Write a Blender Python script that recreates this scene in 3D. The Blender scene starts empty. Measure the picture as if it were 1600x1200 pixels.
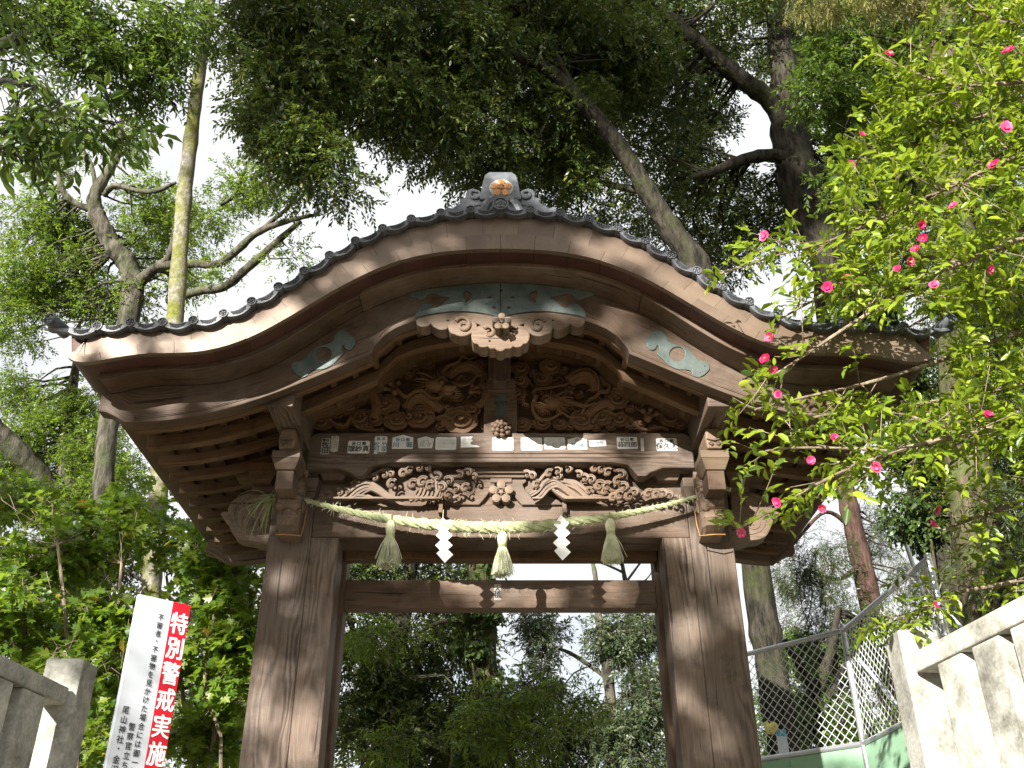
import bpy, bmesh, math, random
import numpy as np
from mathutils import Vector, Matrix, Euler

random.seed(7)
rng = np.random.default_rng(11)
sc = bpy.context.scene
col = sc.collection
R = math.radians

# ------------------------------------------------------------------ camera
EYE, DIST, FPX, CX, PITCH = 1.6, 5.57, 1490.0, 782.0, R(30.3)
cam_d = bpy.data.cameras.new('camera')
cam_d.sensor_width = 36.0
cam_d.lens = FPX / 1600.0 * 36.0
cam_d.shift_x = (800.0 - CX) / 1600.0
cam_d.clip_start = 0.05
cam_d.clip_end = 800.0
cam = bpy.data.objects.new('camera', cam_d)
cam.location = (0, -DIST, EYE)
cam.rotation_euler = (R(90) + PITCH, 0, 0)
col.objects.link(cam)
sc.camera = cam

# ------------------------------------------------------------------ light
SUN_EL, SUN_AZ = R(20.0), R(27.0)          # azimuth: to the left of straight behind the viewer
SUN = Vector((-math.sin(SUN_AZ) * math.cos(SUN_EL), -math.cos(SUN_AZ) * math.cos(SUN_EL), math.sin(SUN_EL)))
world = bpy.data.worlds.new('World')
sc.world = world
world.use_nodes = True
wn = world.node_tree.nodes
wl = world.node_tree.links
wn.clear()
w_out = wn.new('ShaderNodeOutputWorld')
w_bg = wn.new('ShaderNodeBackground')
w_bg.inputs['Strength'].default_value = 0.05
w_sky = wn.new('ShaderNodeTexSky')
w_sky.sky_type = 'NISHITA'
w_sky.sun_disc = False
w_sky.sun_elevation = SUN_EL
w_sky.sun_rotation = math.atan2(SUN.x, SUN.y)
w_sky.dust_density = 2.0
w_tc = wn.new('ShaderNodeTexCoord')
w_nz = wn.new('ShaderNodeTexNoise')
w_nz.inputs['Scale'].default_value = 2.3
w_nz.inputs['Detail'].default_value = 6.0
w_nz.inputs['Roughness'].default_value = 0.55
w_rp = wn.new('ShaderNodeValToRGB')
w_rp.color_ramp.elements[0].position = 0.33
w_rp.color_ramp.elements[1].position = 0.5
w_rp.color_ramp.elements[0].color = (0.55, 0.55, 0.55, 1)
w_mx = wn.new('ShaderNodeMix')
w_mx.data_type = 'RGBA'
w_mx.inputs['B'].default_value = (6.5, 6.6, 6.75, 1)      # thin bright cloud
wl.new(w_tc.outputs['Generated'], w_nz.inputs['Vector'])
wl.new(w_nz.outputs['Fac'], w_rp.inputs['Fac'])
wl.new(w_rp.outputs['Color'], w_mx.inputs['Factor'])
wl.new(w_sky.outputs['Color'], w_mx.inputs['A'])
wl.new(w_mx.outputs['Result'], w_bg.inputs['Color'])
wl.new(w_bg.outputs['Background'], w_out.inputs['Surface'])

sun_d = bpy.data.lights.new('sun', 'SUN')
sun_d.energy = 5.0
sun_d.angle = R(0.5)
sun_d.color = (1.0, 0.955, 0.89)
sun = bpy.data.objects.new('sun', sun_d)
sun.rotation_euler = SUN.to_track_quat('Z', 'Y').to_euler()
sun.location = (-8, -12, 14)
col.objects.link(sun)

sc.view_settings.view_transform = 'Standard'
sc.view_settings.look = 'None'
sc.view_settings.gamma = 1.0
sc.view_settings.use_curve_mapping = False
sc.view_settings.exposure = 1.75
try:
    sc.cycles.max_bounces = 8
    sc.cycles.diffuse_bounces = 4
    sc.cycles.glossy_bounces = 2
    sc.cycles.transmission_bounces = 4
    sc.cycles.transparent_max_bounces = 6
    sc.cycles.use_denoising = True
    sc.cycles.use_adaptive_sampling = True
    sc.cycles.adaptive_threshold = 0.02
    sc.cycles.sample_clamp_indirect = 6.0
except Exception:
    pass

# ------------------------------------------------------------------ measuring: a point of the gate at depth Y, from where it is seen
CT, ST = math.cos(PITCH), math.sin(PITCH)
def P(px, py, Y):
    a = (px - CX) / FPX
    b = (600.0 - py) / FPX
    t = (Y + DIST) / (CT - b * ST)
    return Vector((a * t, Y, EYE + (ST + b * CT) * t))
def ppm(px, py, Y):
    """pixels of the photograph per metre at that point"""
    b = (600.0 - py) / FPX
    return FPX * (CT - b * ST) / (Y + DIST)

# ------------------------------------------------------------------ mesh builder
class MB:
    def __init__(self):
        self.v = []; self.f = []; self.uv = []; self.m = []; self.s = []
    def add(self, verts, faces, uvs, mat=0, smooth=False):
        o = len(self.v)
        self.v.extend([tuple(p) for p in verts])
        for f, u in zip(faces, uvs):
            self.f.append(tuple(i + o for i in f))
            self.uv.append(u)
            self.m.append(mat)
            self.s.append(smooth)
    def box(self, x0, x1, y0, y1, z0, z1, axis='x', mat=0, off=None):
        lo = (min(x0, x1), min(y0, y1), min(z0, z1)); hi = (max(x0, x1), max(y0, y1), max(z0, z1))
        vs = [(x, y, z) for x in (lo[0], hi[0]) for y in (lo[1], hi[1]) for z in (lo[2], hi[2])]
        fs = [(0, 1, 3, 2), (4, 6, 7, 5), (0, 4, 5, 1), (2, 3, 7, 6), (0, 2, 6, 4), (1, 5, 7, 3)]
        ax = 'xyz'.index(axis)
        oth = [i for i in range(3) if i != ax]
        ou, ov = off if off else (random.random() * 7, random.random() * 7)
        us = []
        for k, f in enumerate(fs):
            nax = (0, 0, 1, 1, 2, 2)[k]
            if nax == ax:
                us.append([(vs[i][oth[0]] * .6 + ou, vs[i][oth[1]] + ov) for i in f])
            else:
                va = [i for i in oth if i != nax][0]
                us.append([(vs[i][ax] + ou, vs[i][va] + ov + nax * .37) for i in f])
        self.add(vs, fs, us, mat)
        return self
    def taper(self, c0, s0, c1, s1, mat=0):
        """frustum between two rectangles: centres (x,y,z), sizes (sx,sy)"""
        vs = []
        for c, s in ((c0, s0), (c1, s1)):
            for sx, sy in ((-1, -1), (1, -1), (1, 1), (-1, 1)):
                vs.append((c[0] + sx * s[0] / 2, c[1] + sy * s[1] / 2, c[2]))
        fs = [(3, 2, 1, 0), (4, 5, 6, 7)] + [(i, (i + 1) % 4, 4 + (i + 1) % 4, 4 + i) for i in range(4)]
        o = random.random() * 5
        us = [[(vs[i][0] + o, vs[i][1] + vs[i][2]) for i in f] for f in fs]
        self.add(vs, fs, us, mat)
        return self
    def strip(self, lo, hi, y0, y1, mat=0, off=None, smooth=False):
        """a curved board: lo / hi are lists of (x,z), extruded from y0 (front) to y1"""
        n = len(lo)
        arc = [0.0]
        for i in range(1, n):
            arc.append(arc[-1] + math.hypot(lo[i][0] - lo[i-1][0], lo[i][1] - lo[i-1][1]))
        ou, ov = off if off else (random.random() * 7, random.random() * 7)
        vs = []
        for i in range(n):
            vs += [(lo[i][0], y0, lo[i][1]), (hi[i][0], y0, hi[i][1]), (hi[i][0], y1, hi[i][1]), (lo[i][0], y1, lo[i][1])]
        fs = []; us = []
        for i in range(n - 1):
            a, b = 4 * i, 4 * (i + 1)
            h0 = math.hypot(hi[i][0] - lo[i][0], hi[i][1] - lo[i][1]); h1 = math.hypot(hi[i+1][0] - lo[i+1][0], hi[i+1][1] - lo[i+1][1])
            d = abs(y1 - y0)
            A, B = arc[i] + ou, arc[i+1] + ou
            fs += [(a, b, b+1, a+1), (a+1, b+1, b+2, a+2), (a+2, b+2, b+3, a+3), (a+3, b+3, b, a)]
            us += [[(A, ov), (B, ov), (B, ov + h1), (A, ov + h0)], [(A, ov + h0), (B, ov + h1), (B, ov + h1 + d), (A, ov + h0 + d)],
                   [(A, ov + 3 + h0), (B, ov + 3 + h1), (B, ov + 3), (A, ov + 3)], [(A, ov - d), (B, ov - d), (B, ov), (A, ov)]]
        e = 4 * (n - 1)
        fs += [(0, 1, 2, 3), (e+3, e+2, e+1, e)]
        us += [[(ou, ov), (ou, ov + .1), (ou + .1, ov + .1), (ou + .1, ov)]] * 2
        self.add(vs, fs, us, mat, smooth)
        return self
    def prism(self, pts, y0, y1, mat=0, off=None):
        """polygon of (x,z) extruded along y"""
        n = len(pts)
        area = sum(pts[i][0] * pts[(i+1) % n][1] - pts[(i+1) % n][0] * pts[i][1] for i in range(n))
        if area < 0:
            pts = pts[::-1]
        ou, ov = off if off else (random.random() * 7, random.random() * 7)
        vs = [(p[0], y0, p[1]) for p in pts] + [(p[0], y1, p[1]) for p in pts]
        fs = [tuple(range(n)), tuple(range(2 * n - 1, n - 1, -1))]
        us = [[(pts[i][0] + ou, pts[i][1] + ov) for i in range(n)], [(pts[i-n][0] + ou, pts[i-n][1] + ov) for i in range(2 * n - 1, n - 1, -1)]]
        L = 0
        for i in range(n):
            j = (i + 1) % n
            d = math.hypot(pts[j][0] - pts[i][0], pts[j][1] - pts[i][1])
            fs.append((j, i, n + i, n + j))
            us.append([(L + d + ou, ov), (L + ou, ov), (L + ou, ov + abs(y1 - y0)), (L + d + ou, ov + abs(y1 - y0))])
            L += d
        self.add(vs, fs, us, mat)
        return self
    def tube(self, pts, rad, n=6, mat=0, smooth=True, flat=1.0, flat_axis=None):
        pts = [Vector(p) for p in pts]
        if not hasattr(rad, '__len__'):
            rad = [rad] * len(pts)
        m = len(pts)
        T = []
        for i in range(m):
            t = pts[min(i + 1, m - 1)] - pts[max(i - 1, 0)]
            T.append(t.normalized() if t.length > 1e-9 else Vector((0, 0, 1)))
        ref = Vector((0, 1, 0)) if abs(T[0].y) < .9 else Vector((1, 0, 0))
        nrm = (ref - T[0] * ref.dot(T[0])).normalized()
        vs = []; arc = 0; arcs = []
        for i in range(m):
            nrm = nrm - T[i] * nrm.dot(T[i])
            nrm = nrm.normalized() if nrm.length > 1e-6 else T[i].orthogonal().normalized()
            bn = T[i].cross(nrm)
            if i:
                arc += (pts[i] - pts[i-1]).length
            arcs.append(arc)
            for k in range(n):
                a = 2 * math.pi * k / n
                vs.append(pts[i] + (nrm * math.cos(a) * flat + bn * math.sin(a)) * rad[i])
        ou = random.random() * 5
        fs = []; us = []
        for i in range(m - 1):
            for k in range(n):
                k2 = (k + 1) % n
                fs.append((i * n + k, i * n + k2, (i + 1) * n + k2, (i + 1) * n + k))
                r = max(rad[i], .004) * 6.28
                us.append([(arcs[i] + ou, r * k / n), (arcs[i] + ou, r * (k + 1) / n), (arcs[i+1] + ou, r * (k + 1) / n), (arcs[i+1] + ou, r * k / n)])
        fs += [tuple(range(n - 1, -1, -1)), tuple((m - 1) * n + k for k in range(n))]
        us += [[(ou, k * .01) for k in range(n)]] * 2
        self.add(vs, fs, us, mat, smooth)
        return self
    def ball(self, c, r, nu=8, nv=5, mat=0, rot=None):
        if not hasattr(r, '__len__'):
            r = (r, r, r)
        vs = []; fs = []; us = []
        for j in range(nv + 1):
            th = math.pi * j / nv
            for i in range(nu):
                ph = 2 * math.pi * i / nu
                p = Vector((r[0] * math.sin(th) * math.cos(ph), r[1] * math.sin(th) * math.sin(ph), r[2] * math.cos(th)))
                if rot:
                    p = rot @ p
                vs.append(p + Vector(c))
        for j in range(nv):
            for i in range(nu):
                i2 = (i + 1) % nu
                fs.append((j * nu + i, (j + 1) * nu + i, (j + 1) * nu + i2, j * nu + i2))
                us.append([(i * .02, j * .02)] * 4)
        self.add(vs, fs, us, mat, True)
        return self
    def cyl_y(self, c, r, y0, y1, n=16, mat=0, r1=None, dome=0.0):
        """a disc facing -y: front at y0"""
        r1 = r if r1 is None else r1
        x, z = c
        vs = [(x + r * math.cos(2 * math.pi * k / n), y0, z + r * math.sin(2 * math.pi * k / n)) for k in range(n)]
        vs += [(x + r1 * math.cos(2 * math.pi * k / n), y1, z + r1 * math.sin(2 * math.pi * k / n)) for k in range(n)]
        vs.append((x, y0 - dome, z))
        fs = [(k, (k + 1) % n, n * 2) for k in range(n)] if dome else [tuple(range(n))]
        us = [[(.1 + vs[i][0], vs[i][2]) for i in f] for f in fs]
        for k in range(n):
            k2 = (k + 1) % n
            fs.append((k2, k, n + k, n + k2)); us.append([(.1, k2 * .03), (.1, k * .03), (.1 + abs(y1 - y0), k * .03), (.1 + abs(y1 - y0), k2 * .03)])
        fs.append(tuple(range(2 * n - 1, n - 1, -1))); us.append([(0, 0)] * n)
        self.add(vs, fs, us, mat, False)
        return self
    def mesh(self, name, mats, sharp=40):
        me = bpy.data.meshes.new(name)
        me.from_pydata(self.v, [], self.f)
        lay = me.uv_layers.new(name='UVMap')
        flat = np.array([c for f in self.uv for u in f for c in u], dtype=np.float32)
        lay.data.foreach_set('uv', flat)
        if not isinstance(mats, (list, tuple)):
            mats = [mats]
        for m in mats:
            me.materials.append(m)
        me.polygons.foreach_set('material_index', self.m)
        me.polygons.foreach_set('use_smooth', self.s)
        me.update()
        if any(self.s) and sharp:
            me.set_sharp_from_angle(angle=R(sharp))
        return me

WORLD = {}
def link(name, data, parent=None, mw=None, bevel=0, label=None):
    o = bpy.data.objects.new(name, data)
    col.objects.link(o)
    mw = mw.copy() if mw is not None else Matrix.Identity(4)
    o.matrix_basis = mw
    WORLD[o.name] = mw
    if parent is not None:
        o.parent = parent
        o.matrix_parent_inverse = WORLD[parent.name].inverted()
    if bevel:
        b = o.modifiers.new('bevel', 'BEVEL')
        b.width = bevel; b.segments = 2; b.limit_method = 'ANGLE'; b.angle_limit = R(35)
        b.harden_normals = False
    if label:
        o['label'] = label
    return o
def tag(o, label, cat, group=None, kind=None):
    o['label'] = label; o['category'] = cat
    if group: o['group'] = group
    if kind: o['kind'] = kind
    return o
def thing(name, label, cat, loc=(0, 0, 0), group=None):
    o = link(name, None, None, Matrix.Translation(loc))
    o.empty_display_size = .2
    return tag(o, label, cat, group)
def structure(name, data, bevel=0):
    o = link(name, data, None, None, bevel)
    o['kind'] = 'structure'
    return o

# ------------------------------------------------------------------ 2D outlines and lettering through curves (holes are filled correctly)
def plate(loops, y, depth, bevel=0.0, mats=None, name='plate'):
    """outlines of (x,z) -> a solid plate whose front is at y, going back by depth"""
    cu = bpy.data.curves.new('tmp', 'CURVE'); cu.dimensions = '2D'; cu.fill_mode = 'BOTH'
    cu.extrude = max(depth / 2 - bevel, .0005); cu.bevel_depth = bevel; cu.bevel_resolution = 1
    for lp in loops:
        s = cu.splines.new('POLY'); s.points.add(len(lp) - 1); s.use_cyclic_u = True
        for p, q in zip(s.points, lp):
            p.co = (q[0], q[1], 0, 1)
    return _curve_mesh(cu, y, depth, mats, name)
def _curve_mesh(cu, y, depth, mats, name):
    o = bpy.data.objects.new('tmp', cu)
    tmp_col.objects.link(o)
    dg = bpy.context.evaluated_depsgraph_get()
    me = bpy.data.meshes.new_from_object(o.evaluated_get(dg))
    bpy.data.objects.remove(o); bpy.data.curves.remove(cu)
    me.name = name
    n = len(me.vertices)
    co = np.empty(n * 3, dtype=np.float32); me.vertices.foreach_get('co', co); co = co.reshape(-1, 3)
    out = np.stack([co[:, 0], y + depth / 2 - co[:, 2], co[:, 1]], axis=1)
    me.vertices.foreach_set('co', out.ravel())
    while me.uv_layers:
        me.uv_layers.remove(me.uv_layers[0])
    lay = me.uv_layers.new(name='UVMap')
    li = np.empty(len(me.loops), dtype=np.int32); me.loops.foreach_get('vertex_index', li)
    lay.data.foreach_set('uv', np.stack([out[li, 0], out[li, 2] + out[li, 1] * .7], axis=1).ravel())
    me.materials.clear()
    for m in (mats if isinstance(mats, (list, tuple)) else [mats]):
        if m: me.materials.append(m)
    me.polygons.foreach_set('use_smooth', np.zeros(len(me.polygons), dtype=bool))
    me.update()
    return me
def letters(body, size, weight=0.0, line=1.0, align='CENTER'):
    """(verts xz, tris) of some writing, centred"""
    cu = bpy.data.curves.new('tmp', 'FONT'); cu.body = body; cu.size = size; cu.offset = weight
    cu.align_x = align; cu.align_y = 'CENTER'; cu.space_line = line; cu.resolution_u = 2
    cu.fill_mode = 'FRONT'
    o = bpy.data.objects.new('tmp', cu); tmp_col.objects.link(o)
    dg = bpy.context.evaluated_depsgraph_get()
    me = bpy.data.meshes.new_from_object(o.evaluated_get(dg))
    bpy.data.objects.remove(o); bpy.data.curves.remove(cu)
    v = [(p.co.x, p.co.y) for p in me.vertices]
    f = [tuple(p.vertices) for p in me.polygons]
    nz = [p.normal.z for p in me.polygons]
    f = [q if z > 0 else q[::-1] for q, z in zip(f, nz)]
    bpy.data.meshes.remove(me)
    return v, f
tmp_col = col

def catmull(pts, n=8):
    pts = [Vector(p) for p in pts]
    out = []
    for i in range(len(pts) - 1):
        p0 = pts[max(i - 1, 0)]; p1 = pts[i]; p2 = pts[i+1]; p3 = pts[min(i + 2, len(pts) - 1)]
        for k in range(n):
            t = k / n
            out.append(.5 * ((2 * p1) + (p2 - p0) * t + (2 * p0 - 5 * p1 + 4 * p2 - p3) * t * t + (3 * p1 - p0 - 3 * p2 + p3) * t ** 3))
    out.append(pts[-1])
    return out

# ------------------------------------------------------------------ materials
def new_mat(name):
    m = bpy.data.materials.new(name); m.use_nodes = True
    nt = m.node_tree; nt.nodes.clear()
    out = nt.nodes.new('ShaderNodeOutputMaterial'); b = nt.nodes.new('ShaderNodeBsdfPrincipled')
    nt.links.new(b.outputs[0], out.inputs['Surface'])
    return m, nt, b, out
def N(nt, kind, **kw):
    n = nt.nodes.new(kind)
    for k, v in kw.items():
        if k in n.inputs: n.inputs[k].default_value = v
        else: setattr(n, k, v)
    return n
def ramp(nt, stops):
    r = nt.nodes.new('ShaderNodeValToRGB'); cr = r.color_ramp
    while len(cr.elements) < len(stops): cr.elements.new(.5)
    for e, (p, c) in zip(cr.elements, stops):
        e.position = p; e.color = (c[0], c[1], c[2], 1)
    return r
def mixc(nt, fac, a, b, blend='MIX'):
    m = nt.nodes.new('ShaderNodeMix'); m.data_type = 'RGBA'; m.blend_type = blend
    L = nt.links
    for sock, val in (('Factor', fac), ('A', a), ('B', b)):
        if isinstance(val, (int, float)): m.inputs[sock].default_value = val
        elif isinstance(val, tuple): m.inputs[sock].default_value = (*val, 1)
        else: L.new(val, m.inputs[sock])
    return m.outputs['Result']

def wood(name, dark, mid, light, grain=1.0, rings=26.0, rough=.62, grey=.35, greycol=(.25, .21, .18), bump=.35):
    m, nt, b, out = new_mat(name); L = nt.links
    uv = N(nt, 'ShaderNodeUVMap'); oi = N(nt, 'ShaderNodeObjectInfo')
    vm = N(nt, 'ShaderNodeVectorMath', operation='SCALE'); vm.inputs[0].default_value = (3.1, 5.3, 1.7); L.new(oi.outputs['Random'], vm.inputs['Scale'])
    ad = N(nt, 'ShaderNodeVectorMath', operation='ADD'); L.new(uv.outputs[0], ad.inputs[0]); L.new(vm.outputs[0], ad.inputs[1])
    # slow wander of the grain
    mp = N(nt, 'ShaderNodeMapping'); mp.inputs['Scale'].default_value = (1.1, 4.5, 1); L.new(ad.outputs[0], mp.inputs[0])
    n1 = N(nt, 'ShaderNodeTexNoise', Scale=1.0, Detail=3.0, Roughness=.5); L.new(mp.outputs[0], n1.inputs['Vector'])
    sx = N(nt, 'ShaderNodeSeparateXYZ'); L.new(ad.outputs[0], sx.inputs[0])
    mul = N(nt, 'ShaderNodeMath', operation='MULTIPLY_ADD'); L.new(n1.outputs['Fac'], mul.inputs[0]); mul.inputs[1].default_value = .42; L.new(sx.outputs['Y'], mul.inputs[2])
    ml2 = N(nt, 'ShaderNodeMath', operation='MULTIPLY'); L.new(mul.outputs[0], ml2.inputs[0]); ml2.inputs[1].default_value = rings * 6.283
    sn0 = N(nt, 'ShaderNodeMath', operation='SINE'); L.new(ml2.outputs[0], sn0.inputs[0])
    mpa = N(nt, 'ShaderNodeMapping'); mpa.inputs['Scale'].default_value = (.9, 7, 1); mpa.inputs['Location'].default_value = (3, 1, 0); L.new(ad.outputs[0], mpa.inputs[0])
    na = N(nt, 'ShaderNodeTexNoise', Scale=1.0, Detail=2.0); L.new(mpa.outputs[0], na.inputs['Vector'])
    nar = N(nt, 'ShaderNodeMapRange'); nar.inputs['From Min'].default_value = .38; nar.inputs['From Max'].default_value = .62; L.new(na.outputs['Fac'], nar.inputs['Value'])
    sn = N(nt, 'ShaderNodeMath', operation='MULTIPLY'); L.new(sn0.outputs[0], sn.inputs[0]); L.new(nar.outputs[0], sn.inputs[1])
    # fibres
    mp2 = N(nt, 'ShaderNodeMapping'); mp2.inputs['Scale'].default_value = (4, 150, 1); L.new(ad.outputs[0], mp2.inputs[0])
    n2 = N(nt, 'ShaderNodeTexNoise', Scale=1.0, Detail=4.0, Roughness=.65); L.new(mp2.outputs[0], n2.inputs['Vector'])
    # blotches
    mp3 = N(nt, 'ShaderNodeMapping'); mp3.inputs['Scale'].default_value = (1.6, 5, 1); L.new(ad.outputs[0], mp3.inputs[0])
    n3 = N(nt, 'ShaderNodeTexNoise', Scale=1.0, Detail=5.0, Roughness=.6); L.new(mp3.outputs[0], n3.inputs['Vector'])
    s1 = N(nt, 'ShaderNodeMath', operation='MULTIPLY_ADD'); L.new(sn.outputs[0], s1.inputs[0]); s1.inputs[1].default_value = .075 * grain; s1.inputs[2].default_value = .0
    s2 = N(nt, 'ShaderNodeMath', operation='MULTIPLY_ADD'); L.new(n2.outputs['Fac'], s2.inputs[0]); s2.inputs[1].default_value = .62; L.new(s1.outputs[0], s2.inputs[2])
    s3 = N(nt, 'ShaderNodeMath', operation='MULTIPLY_ADD'); L.new(n3.outputs['Fac'], s3.inputs[0]); s3.inputs[1].default_value = .45; L.new(s2.outputs[0], s3.inputs[2])
    rp = ramp(nt, [(.27, dark), (.5, mid), (.8, light)]); L.new(s3.outputs[0], rp.inputs[0])
    # weathering to grey, stains
    tc = N(nt, 'ShaderNodeTexCoord')
    n4 = N(nt, 'ShaderNodeTexNoise', Scale=2.2, Detail=5.0, Roughness=.6); L.new(tc.outputs['Object'], n4.inputs['Vector'])
    gr = ramp(nt, [(.42, (0, 0, 0)), (.72, (grey, grey, grey))]); L.new(n4.outputs['Fac'], gr.inputs[0])
    c1 = mixc(nt, gr.outputs[0], rp.outputs[0], greycol)
    n5 = N(nt, 'ShaderNodeTexNoise', Scale=5.5, Detail=6.0, Roughness=.7); L.new(tc.outputs['Object'], n5.inputs['Vector'])
    st = ramp(nt, [(.3, (.45, .42, .4)), (.47, (1, 1, 1))]); L.new(n5.outputs['Fac'], st.inputs[0])
    c2 = mixc(nt, .8, c1, st.outputs[0], 'MULTIPLY')
    mpc = N(nt, 'ShaderNodeMapping'); mpc.inputs['Scale'].default_value = (1.3, 34, 1); mpc.inputs['Location'].default_value = (1, 4, 0); L.new(ad.outputs[0], mpc.inputs[0])
    nc = N(nt, 'ShaderNodeTexNoise', Scale=1.0, Detail=2.5, Roughness=.5); L.new(mpc.outputs[0], nc.inputs['Vector'])
    rc = ramp(nt, [(.315, (.2, .18, .17)), (.335, (1, 1, 1))]); L.new(nc.outputs['Fac'], rc.inputs[0])
    c2 = mixc(nt, .9, c2, rc.outputs[0], 'MULTIPLY')
    va = N(nt, 'ShaderNodeMath', operation='MULTIPLY_ADD'); L.new(oi.outputs['Random'], va.inputs[0]); va.inputs[1].default_value = .4; va.inputs[2].default_value = .8
    hs = N(nt, 'ShaderNodeHueSaturation'); L.new(c2, hs.inputs['Color']); L.new(va.outputs[0], hs.inputs['Value'])
    L.new(hs.outputs[0], b.inputs['Base Color'])
    b.inputs['Roughness'].default_value = rough
    b.inputs['Specular IOR Level'].default_value = .25
    bp = N(nt, 'ShaderNodeBump', Strength=bump, Distance=.004); L.new(s2.outputs[0], bp.inputs['Height']); L.new(bp.outputs[0], b.inputs['Normal'])
    return m

M = {}
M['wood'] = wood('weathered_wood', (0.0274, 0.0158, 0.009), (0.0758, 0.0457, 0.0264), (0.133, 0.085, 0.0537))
M['wood_pillar'] = wood('pillar_wood', (0.0426, 0.028, 0.0198), (0.0937, 0.0639, 0.0449), (0.1528, 0.1138, 0.0855), grain=2.6, rings=24, grey=.45, greycol=(0.1514, 0.1321, 0.1143), bump=.45)
M['wood_warm'] = wood('sheltered_wood', (0.0306, 0.0153, 0.0065), (0.0823, 0.0438, 0.0184), (0.134, 0.0762, 0.0358), grain=.8, grey=.12)
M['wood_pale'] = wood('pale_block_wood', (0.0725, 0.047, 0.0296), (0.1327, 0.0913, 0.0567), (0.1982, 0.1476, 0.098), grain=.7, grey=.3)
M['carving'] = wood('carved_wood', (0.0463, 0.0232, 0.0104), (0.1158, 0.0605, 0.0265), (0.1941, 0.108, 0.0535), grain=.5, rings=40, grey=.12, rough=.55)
M['carving_pale'] = wood('weathered_carved_wood', (0.0544, 0.0339, 0.0215), (0.1208, 0.0793, 0.0512), (0.1924, 0.1384, 0.0955), grain=.7, rings=40, grey=.35, rough=.6)

def simple(name, c, rough=.6, var=.25, scale=6.0, bump=.1, metal=0.0, spec=.3, fine=60.0, c2=None, lo=.35, hi=.65):
    m, nt, b, out = new_mat(name); L = nt.links
    tc = N(nt, 'ShaderNodeTexCoord'); oi = N(nt, 'ShaderNodeObjectInfo')
    vm = N(nt, 'ShaderNodeVectorMath', operation='SCALE'); vm.inputs[0].default_value = (7, 3, 5); L.new(oi.outputs['Random'], vm.inputs['Scale'])
    ad = N(nt, 'ShaderNodeVectorMath', operation='ADD'); L.new(tc.outputs['Object'], ad.inputs[0]); L.new(vm.outputs[0], ad.inputs[1])
    n1 = N(nt, 'ShaderNodeTexNoise', Scale=scale, Detail=6.0, Roughness=.62); L.new(ad.outputs[0], n1.inputs['Vector'])
    n2 = N(nt, 'ShaderNodeTexNoise', Scale=fine, Detail=3.0); L.new(ad.outputs[0], n2.inputs['Vector'])
    cc = c2 or tuple(x * (1 - var) for x in c)
    rp = ramp(nt, [(lo, cc), (hi, tuple(min(1, x * (1 + var * .5)) for x in c))]); L.new(n1.outputs['Fac'], rp.inputs[0])
    va = N(nt, 'ShaderNodeMath', operation='MULTIPLY_ADD'); L.new(n2.outputs['Fac'], va.inputs[0]); va.inputs[1].default_value = var * 1.2; va.inputs[2].default_value = 1 - var * .6
    vb = N(nt, 'ShaderNodeMath', operation='MULTIPLY_ADD'); L.new(oi.outputs['Random'], vb.inputs[0]); vb.inputs[1].default_value = var * .7; L.new(va.outputs[0], vb.inputs[2])
    hs = N(nt, 'ShaderNodeHueSaturation'); L.new(rp.outputs[0], hs.inputs['Color']); L.new(vb.outputs[0], hs.inputs['Value'])
    L.new(hs.outputs[0], b.inputs['Base Color'])
    b.inputs['Roughness'].default_value = rough; b.inputs['Metallic'].default_value = metal; b.inputs['Specular IOR Level'].default_value = spec
    if bump:
        bp = N(nt, 'ShaderNodeBump', Strength=bump, Distance=.01); L.new(n2.outputs['Fac'], bp.inputs['Height']); L.new(bp.outputs[0], b.inputs['Normal'])
    return m
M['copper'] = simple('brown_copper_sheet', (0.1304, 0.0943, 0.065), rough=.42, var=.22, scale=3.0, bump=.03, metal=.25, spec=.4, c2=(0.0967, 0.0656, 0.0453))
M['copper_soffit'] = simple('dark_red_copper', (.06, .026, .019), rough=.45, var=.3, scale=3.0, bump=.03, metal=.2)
M['verdigris'] = simple('green_copper', (0.078, 0.095, 0.0855), rough=.5, var=.25, scale=7.0, bump=.06, metal=.15, c2=(0.042, 0.057, 0.0532))
M['tile'] = simple('grey_roof_tile', (.085, .091, .102), rough=.42, var=.35, scale=14.0, bump=.12, spec=.5, c2=(.035, .037, .042))
M['tile_dark'] = simple('tile_hollow_shade', (.02, .021, .023), rough=.7)  # near-black tile, recess shade put into the colour
M['gilt'] = simple('worn_gilt', (.42, .2, .08), rough=.45, var=.3, scale=30.0, bump=.05, metal=.3)
M['silvery'] = simple('worn_silver_ground', (.33, .33, .31), rough=.6, var=.3, scale=40.0)
M['granite'] = simple('granite', (.21, .205, .18), rough=.85, var=.95, scale=5.5, fine=60, bump=.2, c2=(.09, .088, .072), lo=.3, hi=.6)
M['paper'] = simple('paper', (.5, .5, .48), rough=.8, var=.12, scale=20.0, bump=.02)
M['paper_old'] = simple('aged_paper', (.33, .31, .27), rough=.85, var=.3, scale=20.0, bump=.02)
M['white_paper'] = simple('white_paper', (.8, .8, .79), rough=.8, var=.03, bump=0)
M['ink'] = simple('ink', (.022, .022, .024), rough=.7, var=.3, scale=80, bump=0)
M['blue_ink'] = simple('blue_ink', (.06, .1, .15), rough=.7, var=.3, scale=80, bump=0)
M['straw'] = simple('straw_rope', (.33, .34, .19), rough=.75, var=.3, scale=14, fine=220, bump=.3, c2=(.22, .25, .13))
M['straw_pale'] = simple('pale_straw', (.47, .46, .32), rough=.75, var=.3, scale=20, fine=220, bump=.2, c2=(.3, .32, .19))
M['straw_green'] = simple('green_straw', (.17, .2, .09), rough=.75, var=.3, scale=20)
M['iron'] = simple('dark_iron', (.02, .018, .017), rough=.5, var=.3)
M['cord'] = simple('ochre_cord', (.26, .14, .05), rough=.7, var=.2)
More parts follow.
